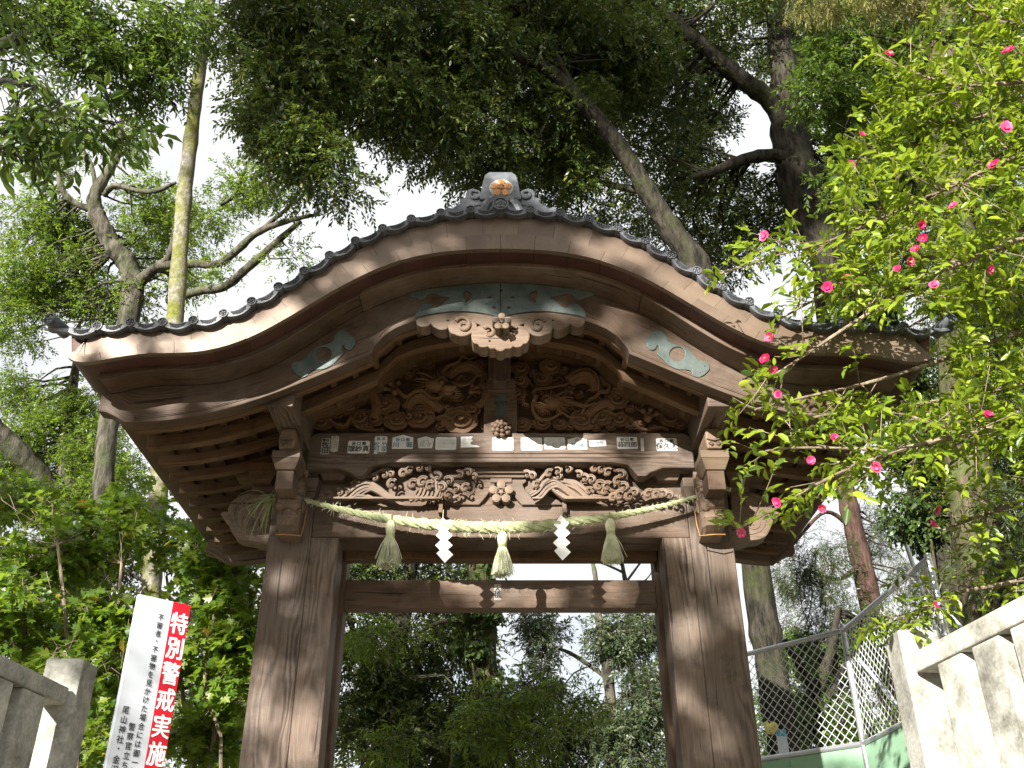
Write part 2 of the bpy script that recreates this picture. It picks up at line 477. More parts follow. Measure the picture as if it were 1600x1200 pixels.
M['steel'] = simple('galvanised_steel', (.5, .51, .52), rough=.35, var=.12, metal=.75, scale=10, bump=.03)
M['wire'] = simple('galvanised_wire', (.6, .61, .62), rough=.5, var=.15, metal=.4, bump=0)
M['green_panel'] = simple('green_painted_panel', (.24, .4, .26), rough=.5, var=.1, scale=3, bump=.02)
M['motif'] = simple('dark_green_print', (.02, .07, .035), rough=.6, var=.3, scale=60, bump=0)
M['red'] = simple('red_sign_print', (.5, .006, .018), rough=.4, var=.05, bump=0)
M['sign_white'] = simple('white_sign_board', (.5, .53, .57), rough=.4, var=.04, scale=3, bump=0)
M['yellow_cloth'] = simple('yellow_ribbon', (.6, .5, .1), rough=.7, var=.2)
M['blue_print'] = simple('blue_print', (.06, .3, .42), rough=.6, var=.1)
M['earth'] = simple('earth_and_gravel', (.16, .13, .1), rough=.95, var=.5, scale=1.5, fine=30, bump=.5, c2=(.09, .08, .05))

def bark(name, c1, c2, moss=None, mossamt=(.45, .6), scale=9.0, stretch=.22, bump=.7):
    m, nt, b, out = new_mat(name); L = nt.links
    tc = N(nt, 'ShaderNodeTexCoord')
    mp = N(nt, 'ShaderNodeMapping'); mp.inputs['Scale'].default_value = (1, 1, stretch); L.new(tc.outputs['Object'], mp.inputs[0])
    n1 = N(nt, 'ShaderNodeTexNoise', Scale=scale, Detail=7.0, Roughness=.68); L.new(mp.outputs[0], n1.inputs['Vector'])
    rp = ramp(nt, [(.4, c1), (.63, c2)]); L.new(n1.outputs['Fac'], rp.inputs[0])
    cc = rp.outputs[0]
    if moss:
        n2 = N(nt, 'ShaderNodeTexNoise', Scale=2.6, Detail=6.0, Roughness=.7); L.new(tc.outputs['Object'], n2.inputs['Vector'])
        r2 = ramp(nt, [(mossamt[0], (0, 0, 0)), (mossamt[1], (1, 1, 1))]); L.new(n2.outputs['Fac'], r2.inputs[0])
        n3 = N(nt, 'ShaderNodeTexNoise', Scale=30, Detail=4.0); L.new(tc.outputs['Object'], n3.inputs['Vector'])
        r3 = ramp(nt, [(.3, tuple(x * .5 for x in moss)), (.7, moss)]); L.new(n3.outputs['Fac'], r3.inputs[0])
        cc = mixc(nt, r2.outputs[0], cc, r3.outputs[0])
    L.new(cc, b.inputs['Base Color']); b.inputs['Roughness'].default_value = .9; b.inputs['Specular IOR Level'].default_value = .15
    bp = N(nt, 'ShaderNodeBump', Strength=bump, Distance=.03); L.new(n1.outputs['Fac'], bp.inputs['Height']); L.new(bp.outputs[0], b.inputs['Normal'])
    return m
M['bark_dark'] = bark('dark_evergreen_bark', (.009, .008, .006), (.055, .047, .035), moss=(.04, .047, .016), mossamt=(.5, .68), bump=1.0, scale=15)
M['bark_grey'] = bark('grey_lichened_bark', (.02, .018, .013), (.125, .112, .085), moss=(.08, .1, .045), mossamt=(.48, .68), bump=1.0)
M['bark_moss'] = bark('mossy_trunk_bark', (.1, .092, .07), (.28, .26, .21), moss=(.17, .175, .04), mossamt=(.4, .58), scale=16, stretch=.8)
M['bark_red'] = bark('red_pine_bark', (0.026, 0.015, 0.0112), (0.0845, 0.051, 0.0385), scale=12)
M['bark_cedar'] = bark('cedar_bark', (.02, .015, .01), (.11, .088, .055), moss=(.08, .1, .03), mossamt=(.48, .62), scale=14, stretch=.08)
M['twig'] = bark('pale_twig_bark', (.12, .09, .06), (.26, .21, .15), scale=20)

def leafmat(name, cols, trans, tr=.3, rough=.4, spec=.45):
    m, nt, b, out = new_mat(name); L = nt.links
    uv = N(nt, 'ShaderNodeUVMap'); oi = N(nt, 'ShaderNodeObjectInfo')
    sx = N(nt, 'ShaderNodeSeparateXYZ'); L.new(uv.outputs[0], sx.inputs[0])
    ad = N(nt, 'ShaderNodeMath', operation='ADD'); L.new(sx.outputs['X'], ad.inputs[0]); L.new(oi.outputs['Random'], ad.inputs[1])
    fr = N(nt, 'ShaderNodeMath', operation='FRACT'); L.new(ad.outputs[0], fr.inputs[0])
    k = len(cols)
    rp = ramp(nt, [((i + .5) / k, c) for i, c in enumerate(cols)]); L.new(fr.outputs[0], rp.inputs[0])
    L.new(rp.outputs[0], b.inputs['Base Color']); b.inputs['Roughness'].default_value = rough; b.inputs['Specular IOR Level'].default_value = spec
    t = N(nt, 'ShaderNodeBsdfTranslucent')
    tcx = mixc(nt, .6, rp.outputs[0], trans); L.new(tcx, t.inputs['Color'])
    mx = N(nt, 'ShaderNodeMixShader'); mx.inputs[0].default_value = tr
    L.new(b.outputs[0], mx.inputs[1]); L.new(t.outputs[0], mx.inputs[2]); L.new(mx.outputs[0], out.inputs['Surface'])
    return m
M['leaf_dark'] = leafmat('dark_evergreen_leaf', [(0.0234, 0.0483, 0.0138), (0.039, 0.0738, 0.0184), (0.0546, 0.0937, 0.0207), (0.078, 0.1164, 0.0253), (0.117, 0.142, 0.0322), (0.039, 0.071, 0.023), (0.169, 0.1704, 0.0345)], (0.156, 0.2272, 0.023), tr=.26, rough=.32)  # lightest tones stand in for sunlit highlights on the leaves
M['leaf_mid'] = leafmat('mid_green_leaf', [(.03, .065, .014), (.05, .098, .018), (.078, .13, .02), (.11, .155, .024)], (.2, .3, .03), tr=.38)
M['leaf_light'] = leafmat('light_green_leaf', [(.05, .1, .016), (.085, .15, .02), (.125, .19, .022), (.18, .22, .03)], (.28, .42, .03), tr=.45)
M['leaf_camellia'] = leafmat('glossy_camellia_leaf', [(.03, .06, .012), (.1, .16, .016), (.17, .25, .018), (.22, .3, .02), (.3, .36, .03), (.13, .2, .016)], (.4, .52, .03), tr=.45, rough=.3, spec=.4)
M['leaf_maple'] = leafmat('undergrowth_leaf', [(.05, .11, .014), (.08, .15, .016), (.12, .19, .02), (.17, .22, .026)], (.3, .45, .03), tr=.45)
M['leaf_yellow'] = leafmat('yellowed_leaf', [(.42, .25, .03), (.5, .32, .04), (.38, .3, .05)], (.6, .4, .05), tr=.4)
M['leaf_grey'] = leafmat('grey_green_leaf', [(.03, .05, .025), (.05, .075, .035), (.075, .1, .05), (.1, .12, .05)], (.14, .2, .05), tr=.3)
M['leaf_ivy'] = leafmat('ivy_leaf', [(.025, .05, .014), (.04, .075, .018), (.07, .1, .02)], (.12, .18, .02), tr=.25)
M['needle'] = leafmat('conifer_needle', [(.03, .055, .018), (.05, .08, .022), (.085, .11, .03)], (.12, .17, .03), tr=.25)
M['needle_pale'] = leafmat('pale_conifer_needle', [(.16, .17, .045), (.22, .21, .06), (.27, .24, .08)], (.3, .3, .05), tr=.35)
M['petal'] = leafmat('pink_petal', [(.55, .012, .1), (.62, .035, .16), (.68, .12, .27)], (.75, .06, .2), tr=.35, rough=.5)
M['pistil'] = simple('yellow_stamen', (.6, .42, .06))
# ================================================================== THE GROUND
FLOOR = .9
def ground_z(y):
    t = min(1, max(0, (y + 3.4) / 2.0))
    return (FLOOR - .06) * t * t * (3 - 2 * t)
mb = MB()
ys = [-150, -60, -25, -12, -6, -3.4, -3, -2.6, -2.2, -1.8, -1.4, -1, 3, 10, 25, 60, 150, 300]
xs = [-220, -80, -30, -12, -5, 0, 5, 12, 30, 80, 220]
vs = [(x, y, ground_z(y)) for y in ys for x in xs]
fs = []; us = []
for j in range(len(ys) - 1):
    for i in range(len(xs) - 1):
        k = j * len(xs) + i
        fs.append((k, k + 1, k + 1 + len(xs), k + len(xs))); us.append([(0, 0)] * 4)
mb.add(vs, fs, us)
structure('ground', mb.mesh('ground', M['earth']))
mb = MB().box(-2.0, 2.0, -1.35, 2.2, FLOOR - .25, FLOOR)
structure('gate_platform', mb.mesh('gate_platform', M['granite']), .012)
steps = thing('stone_steps', 'granite steps leading up to the wooden gate', 'steps', (0, -2.2, 0))
for i in range(5):
    b = MB().box(-2.0, 2.0, -3.1 + i * .35, -1.352, i * .15 + .002, (i + 1) * .15)
    link('step', b.mesh('step', M['granite']), steps, None, .012)

# ================================================================== THE GATE
gate = thing('shrine_gate', 'old wooden shrine gate with a curved tiled roof and carved gable', 'gate', (0, .36, FLOOR))
YV, YS, YB = -1.12, -.97, -.80           # front planes: copper verge, strip under it, bargeboard
YBACK = 1.84

def fit(pts, Y, deg=5):
    q = [P(x, y, Y) for x, y in pts]
    X = np.array([abs(p.x) for p in q]); Z = np.array([p.z for p in q])
    A = np.stack([(X / 2.4) ** (2 * k) for k in range(deg + 1)], axis=1)
    c, *_ = np.linalg.lstsq(A, Z, rcond=None)
    return lambda x: float(sum(c[k] * (abs(x) / 2.4) ** (2 * k) for k in range(deg + 1)))
T_ = fit([(99, 520), (125, 522), (185, 522), (235, 519.5), (285, 513), (360, 496), (410, 478), (457, 456), (485, 438), (514, 413), (555, 387), (595, 369), (640, 356), (687, 346.5), (735, 341), (785, 339.5)], YV)
S_ = fit([(105, 541), (185, 542), (260, 536), (335, 522), (400, 502), (457, 479), (490, 459), (540, 425), (600, 396), (660, 379), (725, 369), (785, 366)], YV)
B_ = fit([(107, 560), (160, 560.5), (235, 556), (310, 546), (385, 526), (430, 508), (475, 484), (525, 454), (562, 430), (600, 413), (637, 402), (687, 394), (740, 390.5), (785, 390)], YV)
Z1 = fit([(156, 576), (235, 575), (310, 565), (385, 547), (457, 525), (490, 500), (530, 472), (580, 441), (637, 422), (700, 412), (785, 409)], YS)
Z2 = fit([(160, 609), (210, 606), (310, 597), (385, 581), (457, 556), (500, 532), (560, 489), (612, 462), (650, 452), (700, 445), (785, 441)], YB)
LO_out = fit([(207, 661), (260, 657), (310, 650), (385, 627), (435, 612), (491, 591), (539, 571), (581, 551)], YB, 3)
LO_in = fit([(583, 547), (588, 536), (600, 525), (620, 513), (650, 500), (700, 492), (740, 489), (785, 488)], YB, 4)
Z2raw = Z2
def Z2(x): return min(Z2raw(x), B_(x) - .016)
XC = abs(P(582, 550, YB).x)
def LO(x):
    return LO_out(x) if abs(x) >= XC else max(LO_in(x), LO_out(XC))
XE = 2.38
def arc_pts(f, xe, n, x0=None):
    xs = np.linspace(-xe if x0 is None else x0, xe, 801)
    zs = np.array([f(x) for x in xs])
    L = np.concatenate([[0], np.cumsum(np.hypot(np.diff(xs), np.diff(zs)))])
    s = np.linspace(0, L[-1], n)
    return list(zip(np.interp(s, L, xs), np.interp(s, L, zs)))

# ---- roof body
NS = 52
fb = arc_pts(B_, XE, NS * 2 + 1)
def lifted(f, spread):
    out = []
    for x, z in fb:
        a = math.atan2(B_(x + .05) - B_(x - .05), .1); nx, nz = -math.sin(a) + spread * x / XE, math.cos(a); h = .1
        for _ in range(12): h += (f(x + nx * h) - (z + nz * h)) * .8
        out.append((x + nx * h, z + nz * h))
    return out
fsm, ft = lifted(S_, .2), lifted(T_, .2)
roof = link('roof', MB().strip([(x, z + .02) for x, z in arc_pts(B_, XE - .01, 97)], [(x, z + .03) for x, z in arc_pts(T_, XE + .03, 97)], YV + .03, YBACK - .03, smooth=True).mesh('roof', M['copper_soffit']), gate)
# two rows of copper sheet along the verge, lapped seams left open a hair
gap = .0009
for row, (lo, hi, per, ph, y) in enumerate(((fsm, ft, 4, 2, YV + .011), (fb, fsm, 4, 0, YV))):
    i = 0
    first = True
    while i < NS * 2:
        j = min(NS * 2, i + (ph if first and ph else per)); first = False
        a, b = lo[i:j+1], hi[i:j+1]
        a = [(p[0] + (gap if k == 0 else (-gap if k == len(a) - 1 else 0)), p[1] + (.0012 if row == 0 else 0)) for k, p in enumerate(a)]
        b = [(p[0] + (gap if k == 0 else (-gap if k == len(b) - 1 else 0)), p[1] - (.0012 if row else 0)) for k, p in enumerate(b)]
        jit = random.uniform(-.0015, .0015)
        link('copper_sheet', MB().strip(a, b, y + jit, YV + .035 - row * .002, smooth=True).mesh('copper_sheet', M['copper']), roof)
        i = j
# soffit sheets under the verge
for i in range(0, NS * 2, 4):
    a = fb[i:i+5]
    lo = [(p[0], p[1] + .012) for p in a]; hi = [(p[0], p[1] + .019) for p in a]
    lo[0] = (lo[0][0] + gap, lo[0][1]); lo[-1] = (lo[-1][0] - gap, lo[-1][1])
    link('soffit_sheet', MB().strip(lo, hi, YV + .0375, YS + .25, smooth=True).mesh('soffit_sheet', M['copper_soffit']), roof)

# ---- tiles along the verge
def plum(mb, r, y, mat=0, h=.006, x=0, z=0, core=True):
    for k in range(5):
        a = math.pi / 2 + k * 2 * math.pi / 5
        mb.cyl_y((x + math.cos(a) * r * .62, z + math.sin(a) * r * .62), r * .33, y - h * .5, y + .004, 12, mat, dome=h * .7)
        c, s = math.cos(a + math.pi / 5), math.sin(a + math.pi / 5)
        mb.tube([(x + c * r * .1, y - h * .4, z + s * r * .1), (x + c * r * .38, y - h * .4, z + s * r * .38)], r * .045, 4, mat)
        mb.cyl_y((x + c * r * .42, z + s * r * .42), r * .07, y - h * .6, y + .004, 6, mat)
    if core:
        mb.cyl_y((x, z), r * .17, y - h * .8, y + .004, 10, mat, dome=h * .3)
def ring_tile(r, length):
    mb = MB()
    n = 20
    prof = [(r, .006), (r * .97, -.006), (r * .8, -.006), (r * .77, .004)]
    vs = []; fs = []; us = []
    for rr, yy in prof:
        for k in range(n):
            vs.append((rr * math.cos(2 * math.pi * k / n), yy, rr * math.sin(2 * math.pi * k / n)))
    for a in range(3):
        for k in range(n):
            fs.append((a * n + k, a * n + (k + 1) % n, (a + 1) * n + (k + 1) % n, (a + 1) * n + k)[::-1]); us.append([(0, 0)] * 4)
    fs.append(tuple(3 * n + k for k in range(n))); us.append([(0, 0)] * n)
    mb.add(vs, fs, us)
    plum(mb, r * .74, .002, h=.009)
    mb.tube([(0, .0055, 0), (0, length, 0)], r * .99, n)
    return mb.mesh('round_tile', M['tile'])
DS = .1763
mid = arc_pts(T_, XE + .06, 2001)
mxs = np.array(mid); mL = np.concatenate([[0], np.cumsum(np.hypot(np.diff(mxs[:, 0]), np.diff(mxs[:, 1])))]); mL -= mL[-1] / 2
def on_verge(s, lift):
    x = np.interp(s, mL, mxs[:, 0]); z = np.interp(s, mL, mxs[:, 1])
    x2 = np.interp(s + .02, mL, mxs[:, 0]); z2 = np.interp(s + .02, mL, mxs[:, 1]); x1 = np.interp(s - .02, mL, mxs[:, 0]); z1 = np.interp(s - .02, mL, mxs[:, 1])
    a = math.atan2(z2 - z1, x2 - x1)
    return Matrix.Translation((x - math.sin(a) * lift, 0, z + math.cos(a) * lift)) @ Matrix.Rotation(-a, 4, 'Y')
disc = ring_tile(.0285, .3)
def pend_mesh():
    mb = MB()
    n = 9; w = DS - .03
    lo, hi = [], []
    for i in range(n):
        u = i / (n - 1) * 2 - 1
        sag = .026 * (1 - u * u)
        lo.append((u * w / 2, .012 - sag)); hi.append((u * w / 2, .041 - sag * .55))
    mb.strip(lo, hi, -.004, .02, smooth=True)
    # dark panel with scrolling relief, a hollow's shade put into its colour
    lo2 = [(x * .62, z + .008) for x, z in lo]; hi2 = [(x * .62, z - .006) for x, z in hi]
    mb.strip(lo2, hi2, -.0048, .01, mat=1, smooth=True)
    for k in range(5):
        cx = (k - 2) * w * .62 / 5.2; cz = .014 - .026 * (1 - (2 * cx / w) ** 2) * .8 + .011
        mb.tube([(cx + .0065 * (1 - t / 9) * math.cos(t * 1.0 + k * 2), -.006, cz + .0065 * (1 - t / 9) * math.sin(t * 1.0 + k * 2)) for t in range(8)], .0016, 4)
    # the pan tile running back
    mb.strip([(x, z + .004) for x, z in lo], [(x, z - .004) for x, z in hi], .0203, .34, smooth=True)
    return mb.mesh('pendant_tile', [M['tile'], M['tile_dark']])
pend = pend_mesh()
NT = 14
for k in range(-NT, NT + 1):
    if k == 0: continue
    link('round_tile', disc, roof, Matrix.Translation((0, YV - .035, 0)) @ on_verge(k * DS, .036))
for k in range(-NT - 1, NT + 1):
    link('pendant_tile', pend, roof, Matrix.Translation((0, YV - .03, 0)) @ on_verge((k + .5) * DS, .0))
big = ring_tile(.05, .25)
link('round_tile', big, roof, Matrix.Translation((0, YV - .06, 0)) @ on_verge(0, .052))
# rows of round cover tiles running down the slope behind the verge
for r in range(9):
    y = YV + .42 + r * .28
    for sgn in (-1, 1):
        pts = [(sgn * x, y, T_(x) + .085) for x in np.linspace(.12, XE + .05, 40)]
        link('cover_tile_row', MB().tube(pts, .062, 8).mesh('cover_tile_row', M['tile']), roof)
lo = [(x, z + .03) for x, z in arc_pts(T_, XE + .07, 81)]
link('tile_bed', MB().strip(lo, [(x, z + .035) for x, z in lo], YV + .28, YBACK, smooth=True).mesh('tile_bed', M['tile']), roof)
# ends of the eaves: upturned corner tiles
for sgn in (-1, 1):
    c = Vector((sgn * (XE + .05), YV - .01, T_(XE + .06) + .035))
    d = Vector((sgn * .3, -.93, .05)).normalized()
    m = ring_tile(.038, .14)
    rot = d.to_track_quat('-Y', 'Z').to_matrix().to_4x4()
    link('corner_tile', m, roof, Matrix.Translation(c + Vector((sgn * .085, -.03, .022))) @ rot)
    q = catmull([c + Vector((sgn * .1, .03, .0)), c + Vector((sgn * .05, .02, -.022)), c + Vector((-sgn * .04, .02, -.03)), c + Vector((-sgn * .12, .02, -.03))], 4)
    link('corner_tile_bed', MB().tube(q, [.02 + .004 * math.sin(i) for i in range(len(q))], 8).mesh('corner_tile_bed', M['tile']), roof)

# ---- ridge ornament
YO = -1.02
def pl(pts, Y): return [(P(x, y, Y).x, P(x, y, Y).z) for x, y in pts]
def mir(pts): return [(2 * CX - x, y) for x, y in pts]
orn = link('ridge_ornament', plate([pl([(782, 273), (799, 273), (805, 277), (808, 287), (811, 304), (813, 313), (782, 316), (751, 313), (753, 304), (756, 287), (759, 277), (765, 273)], YO)], YO - .02, .12, .006, M['tile'], 'ridge_ornament'), gate)
fin = [(800, 312), (811, 303), (816, 298), (825, 295), (832, 297), (835, 303), (834, 308), (844, 311), (841, 316), (848, 320), (857, 326), (866, 324), (869, 328), (866, 334), (857, 337), (846, 333), (838, 327), (829, 325), (818, 326), (806, 330), (790, 330), (790, 316)]
hole1 = [(812, 309), (818, 312), (824, 311), (828, 307), (826, 302), (823, 302), (825, 306), (821, 309)]
hole2 = [(806, 316), (815, 319), (827, 322), (822, 323.5), (812, 322), (803, 319)]
for f, h1, h2 in ((fin, hole1, hole2), (mir(fin), mir(hole1), mir(hole2))):
    link('scroll_fin', plate([pl(f, YO), pl(h1, YO), pl(h2, YO)], YO + .0, .07, .005, M['tile'], 'scroll_fin'), orn)
    s = MB()
    q = [P(x, y, YO - .006) for x, y in ((818, 300), (826, 299), (829, 304), (826, 309), (820, 310), (814, 307))]
    if f is not fin: q = [Vector((-p.x, p.y, p.z)) for p in q]
    s.tube(catmull(q, 4), .008, 6)
    link('scroll_rim', s.mesh('scroll_rim', M['tile']), orn)
for x, y in ((763, 311), (805, 309), (793, 313)):
    p = P(x, y, YO - .02)
    link('knob', MB().cyl_y((p.x, p.z), .01, p.y - .008, p.y + .004, 10, dome=.005).mesh('knob', M['tile']), orn)
c = P(783, 293, YO - .03); r = 18.5 / ppm(783, 293, YO)
link('crest_ground', MB().cyl_y((c.x, c.z), r, YO - .024, YO - .016, 28).mesh('crest_ground', M['silvery']), orn)
mb = MB(); plum(mb, r * .98, YO - .025, h=.012, x=c.x, z=c.z)
link('gilt_crest', mb.mesh('gilt_crest', M['gilt']), orn)
arch = catmull([P(x, y, YO + .0) for x, y in ((752, 338), (760, 320), (772, 312), (783, 310), (794, 312), (806, 320), (815, 338))], 5)
link('arched_tile', MB().tube(arch, .03, 8).mesh('arched_tile', M['tile']), orn)
link('ridge', MB().box(-.11, .11, YO + .1, YBACK - .06, T_(0) + .03, T_(0) + .22, 'y').tube([(0, YO + .1, T_(0) + .25), (0, YBACK - .06, T_(0) + .25)], .07, 10).mesh('ridge', M['tile']), roof)

# ---- wooden strip under the verge, in three butted pieces, front and back
XS = abs(P(157, 580, YS).x); XJ = abs(P(560, 480, YS).x)
for y0, y1 in ((YS, -.69), (1.41, 1.69)):
    for a, b in ((-XS, -XJ - .002), (-XJ, XJ), (XJ + .002, XS)):
        xs = np.linspace(a, b, 25 if b - a > 1.3 else 17)
        lo = [(x, Z2(x)) for x in xs]; hi = [(x, max(Z1(x), B_(x) + .03)) for x in xs]
        link('verge_strip', MB().strip(lo, hi, y0, y1).mesh('verge_strip', M['wood']), gate, None, .006)

# ---- bargeboards
XB = abs(P(158, 620, YB).x)
def board_pts(xe, top, n=60):
    xs = sorted(set(list(np.linspace(-xe, xe, n)) + [s * (XC + d) for s in (-1, 1) for d in (-.02, -.012, -.006, -.002, .004, .02)]))
    lo = []
    for x in xs:
        z = LO(x)
        e = abs(x) - abs(P(207, 661, YB).x)
        if e > 0:      # scrolled end
            w = xe - abs(P(207, 661, YB).x)
            t = e / w
            z += .115 * t - .018 * math.sin(t * math.pi * 2.5) ** 2
        lo.append((x, z))
    return lo, [(x, top(x)) for x in xs]
lo, hi = board_pts(XB, lambda x: Z2(x) - .002, 84)
board = link('bargeboard', MB().strip(lo, hi, YB, YB + .09).mesh('bargeboard', M['wood']), gate, None, .005)
link('bargeboard', MB().strip(lo, hi, 1.5, 1.59).mesh('bargeboard', M['wood']), gate, None, .005)
for off, r in ((.03, .0045), (.04, .0035)):
    for sgn in (-1, 1):
        pts = [(sgn * x, YB - .0005, LO_out(x) + off) for x in np.linspace(XC + .02, 2.08, 40)]
        link('edge_bead', MB().tube(pts, r, 5).mesh('edge_bead', M['wood']), board)
        pts = [(sgn * x, YB - .0005, LO(x) + off + .008) for x in np.linspace(.46, XC - .03, 22)]
        link('edge_bead', MB().tube(pts, r, 5).mesh('edge_bead', M['wood']), board)
# copper fittings
half = [(782, 443.5), (740, 445), (700, 449), (660, 454), (640, 457.5), (637, 461), (642, 463.5), (650, 465), (657, 469), (663, 468), (666, 464), (669, 460), (676, 458.5), (686, 461), (694, 463), (701, 464.5), (706, 466), (702, 468), (695, 473), (689, 479), (682, 482.5), (676, 481), (673, 477), (667, 475.5), (660, 477), (653, 484), (650, 490), (649, 497), (662, 493), (680, 490), (705, 487), (730, 487), (750, 489), (768, 492.5), (782, 497.5)]
tre = [(728, 454), (735, 457), (739, 463), (736, 469), (729, 475), (725, 474), (727, 467), (724, 463), (724, 457)]
full = half + mir(half[1:-1])[::-1]
fit_c = link('copper_fitting', plate([pl(full, YB), pl(tre, YB), pl(mir(tre), YB)], YB - .008, .014, .003, M['verdigris'], 'copper_fitting'), board)
rimm = MB()
for lp in (tre, mir(tre)):
    q = [P(x, y, YB - .009) for x, y in lp]; rimm.tube(catmull(q + [q[0]], 3), .004, 5)
link('fitting_rim', rimm.mesh('fitting_rim', M['verdigris']), board)
for x, y in ((765, 464.5), (801, 464.5), (772, 480.5), (795, 480.5), (783, 454)):
    p = P(x, y, YB - .009)
    link('nail_slot', MB().box(p.x - .011, p.x + .011, p.y - .003, p.y + .002, p.z - .006, p.z + .006).mesh('nail_slot', M['iron']), board)
link('centre_seam', MB().box(-.004, .004, YB - .0105, YB - .006, P(782, 497, YB).z + .004, P(782, 444, YB).z).mesh('centre_seam', M['iron']), board)
wing = [(456, 577), (458, 568), (468, 566), (476, 562), (484, 552), (494, 544), (508, 540), (520, 535), (524, 526), (531, 518.5), (540, 519), (546, 525), (553, 529), (554, 538), (548, 547), (541, 546), (537, 539), (533, 545), (537, 552), (529, 561), (518, 571), (506, 577), (494, 578), (484, 580), (481, 586), (474, 590), (466, 587), (461, 583)]
ringh = [(506 + 13 * math.cos(a), 554 + 12 * math.sin(a)) for a in np.linspace(0, 2 * math.pi, 20)[:-1]]
for f, h in ((wing, ringh), (mir(wing), mir(ringh))):
    lp = [tuple(v[:2]) for v in catmull([(x, y, 0) for x, y in f + [f[0]]], 3)[:-1]]
    link('copper_fitting', plate([pl(lp, YB), pl(h, YB)], YB - .008, .014, .003, M['verdigris'], 'copper_fitting'), board)
# small nail heads
nh = MB()
for x, y in ((660, 462), (690, 456), (720, 483), (745, 452), (700, 478), (660, 485), (760, 475), (540, 522), (548, 540), (470, 582), (463, 572), (520, 565)):
    for s in (1, -1):
        p = P(x if s > 0 else 2 * CX - x, y, YB - .008); nh.cyl_y((p.x, p.z), .0035, p.y - .002, p.y + .002, 6, dome=.001)
o = link('nail_heads', nh.mesh('nail_heads', M['iron']), board); o['kind'] = 'stuff'

# ---- carved pendant under the apex
YG = YB - .035
lobe = [(741, 503), (744, 510), (741, 517), (735, 521), (727, 524.5), (719, 525), (712, 522.5), (705, 519.5), (702, 512), (704, 505), (712, 498), (730, 496)]
gp = link('gable_pendant', None, gate, Matrix.Identity(4))
wingL = [(782, 499), (768, 494), (750, 491), (730, 489.5), (705, 489.5), (680, 493), (662, 497), (652, 500), (653, 506), (658, 509), (664, 509), (669, 507.5), (673, 504), (677, 508), (683, 512), (690, 514), (697, 513), (701, 509), (712, 507), (735, 505), (748, 505), (760, 512), (782, 520)]
holeL = [(697, 499.5), (701, 498), (704, 500), (701, 503), (697, 502)]
ctr = [(782, 520), (777, 509), (772, 514), (770, 519), (765, 521), (760, 519), (758, 513), (752, 511), (744, 514), (739, 520), (738, 528), (741, 536), (747, 538), (751, 542), (757, 543), (763, 541.5), (767, 545), (774, 545), (778, 548), (782, 549)]
def smooth2(pts, n=3): return [tuple(v[:2]) for v in catmull([(x, y, 0) for x, y in pts], n)]
wl_ = smooth2(wingL)
for f, h in ((wl_, holeL), (mir(wl_), mir(holeL))):
    link('pendant_wing', plate([pl(f, YG), pl(h, YG)], YG, .1, .006, M['carving_pale'], 'pendant_wing'), gp)
for f in (smooth2(lobe + lobe[:1])[:-1], mir(smooth2(lobe + lobe[:1])[:-1])):
    link('pendant_lobe', plate([pl(f, YG)], YG - .008, .1, .006, M['carving_pale'], 'pendant_lobe'), gp)
cfull = smooth2(ctr) + mir(smooth2(ctr))[::-1][1:-1]
h3 = [(763, 532), (768, 532), (769, 535), (765, 537), (762, 535)]
link('pendant_drop', plate([pl(cfull, YG), pl(h3, YG), pl(mir(h3), YG)], YG - .012, .11, .006, M['carving_pale'], 'pendant_drop'), gp)
def spiral(cx, cy, r0, r1, a0, turns, n=22):
    return [(cx + (r0 + (r1 - r0) * t) * math.cos(a0 + turns * 6.283 * t), cy + (r0 + (r1 - r0) * t) * math.sin(a0 + turns * 6.283 * t)) for t in np.linspace(0, 1, n)]
for s in (1, -1):
    for cx, cy, r0, a0, tn in ((724, 508, 13, math.pi * 1.15, 1.3), (764, 519, 9.5, math.pi * 1.2, 1.2)):
        q = [P(x if s > 0 else 2 * CX - x, y, YG - .014) for x, y in spiral(cx, cy, r0, 2, a0, tn)]
        link('pendant_scroll', MB().tube(q, [.012 - .006 * i / len(q) for i in range(len(q))], 6).mesh('pendant_scroll', M['carving_pale']), gp)
c = P(784, 507, YG - .06)
mb = MB(); plum(mb, .062, YG - .09, h=.012, x=c.x, z=c.z)
for k in range(5):
    a = math.pi / 2 + k * 2 * math.pi / 5
    mb.cyl_y((c.x + math.cos(a) * .0385, c.z + math.sin(a) * .0385), .0195, YG - .09, YG + .01, 12)
link('plum_crest', mb.mesh('plum_crest', M['wood_pale']), gp)

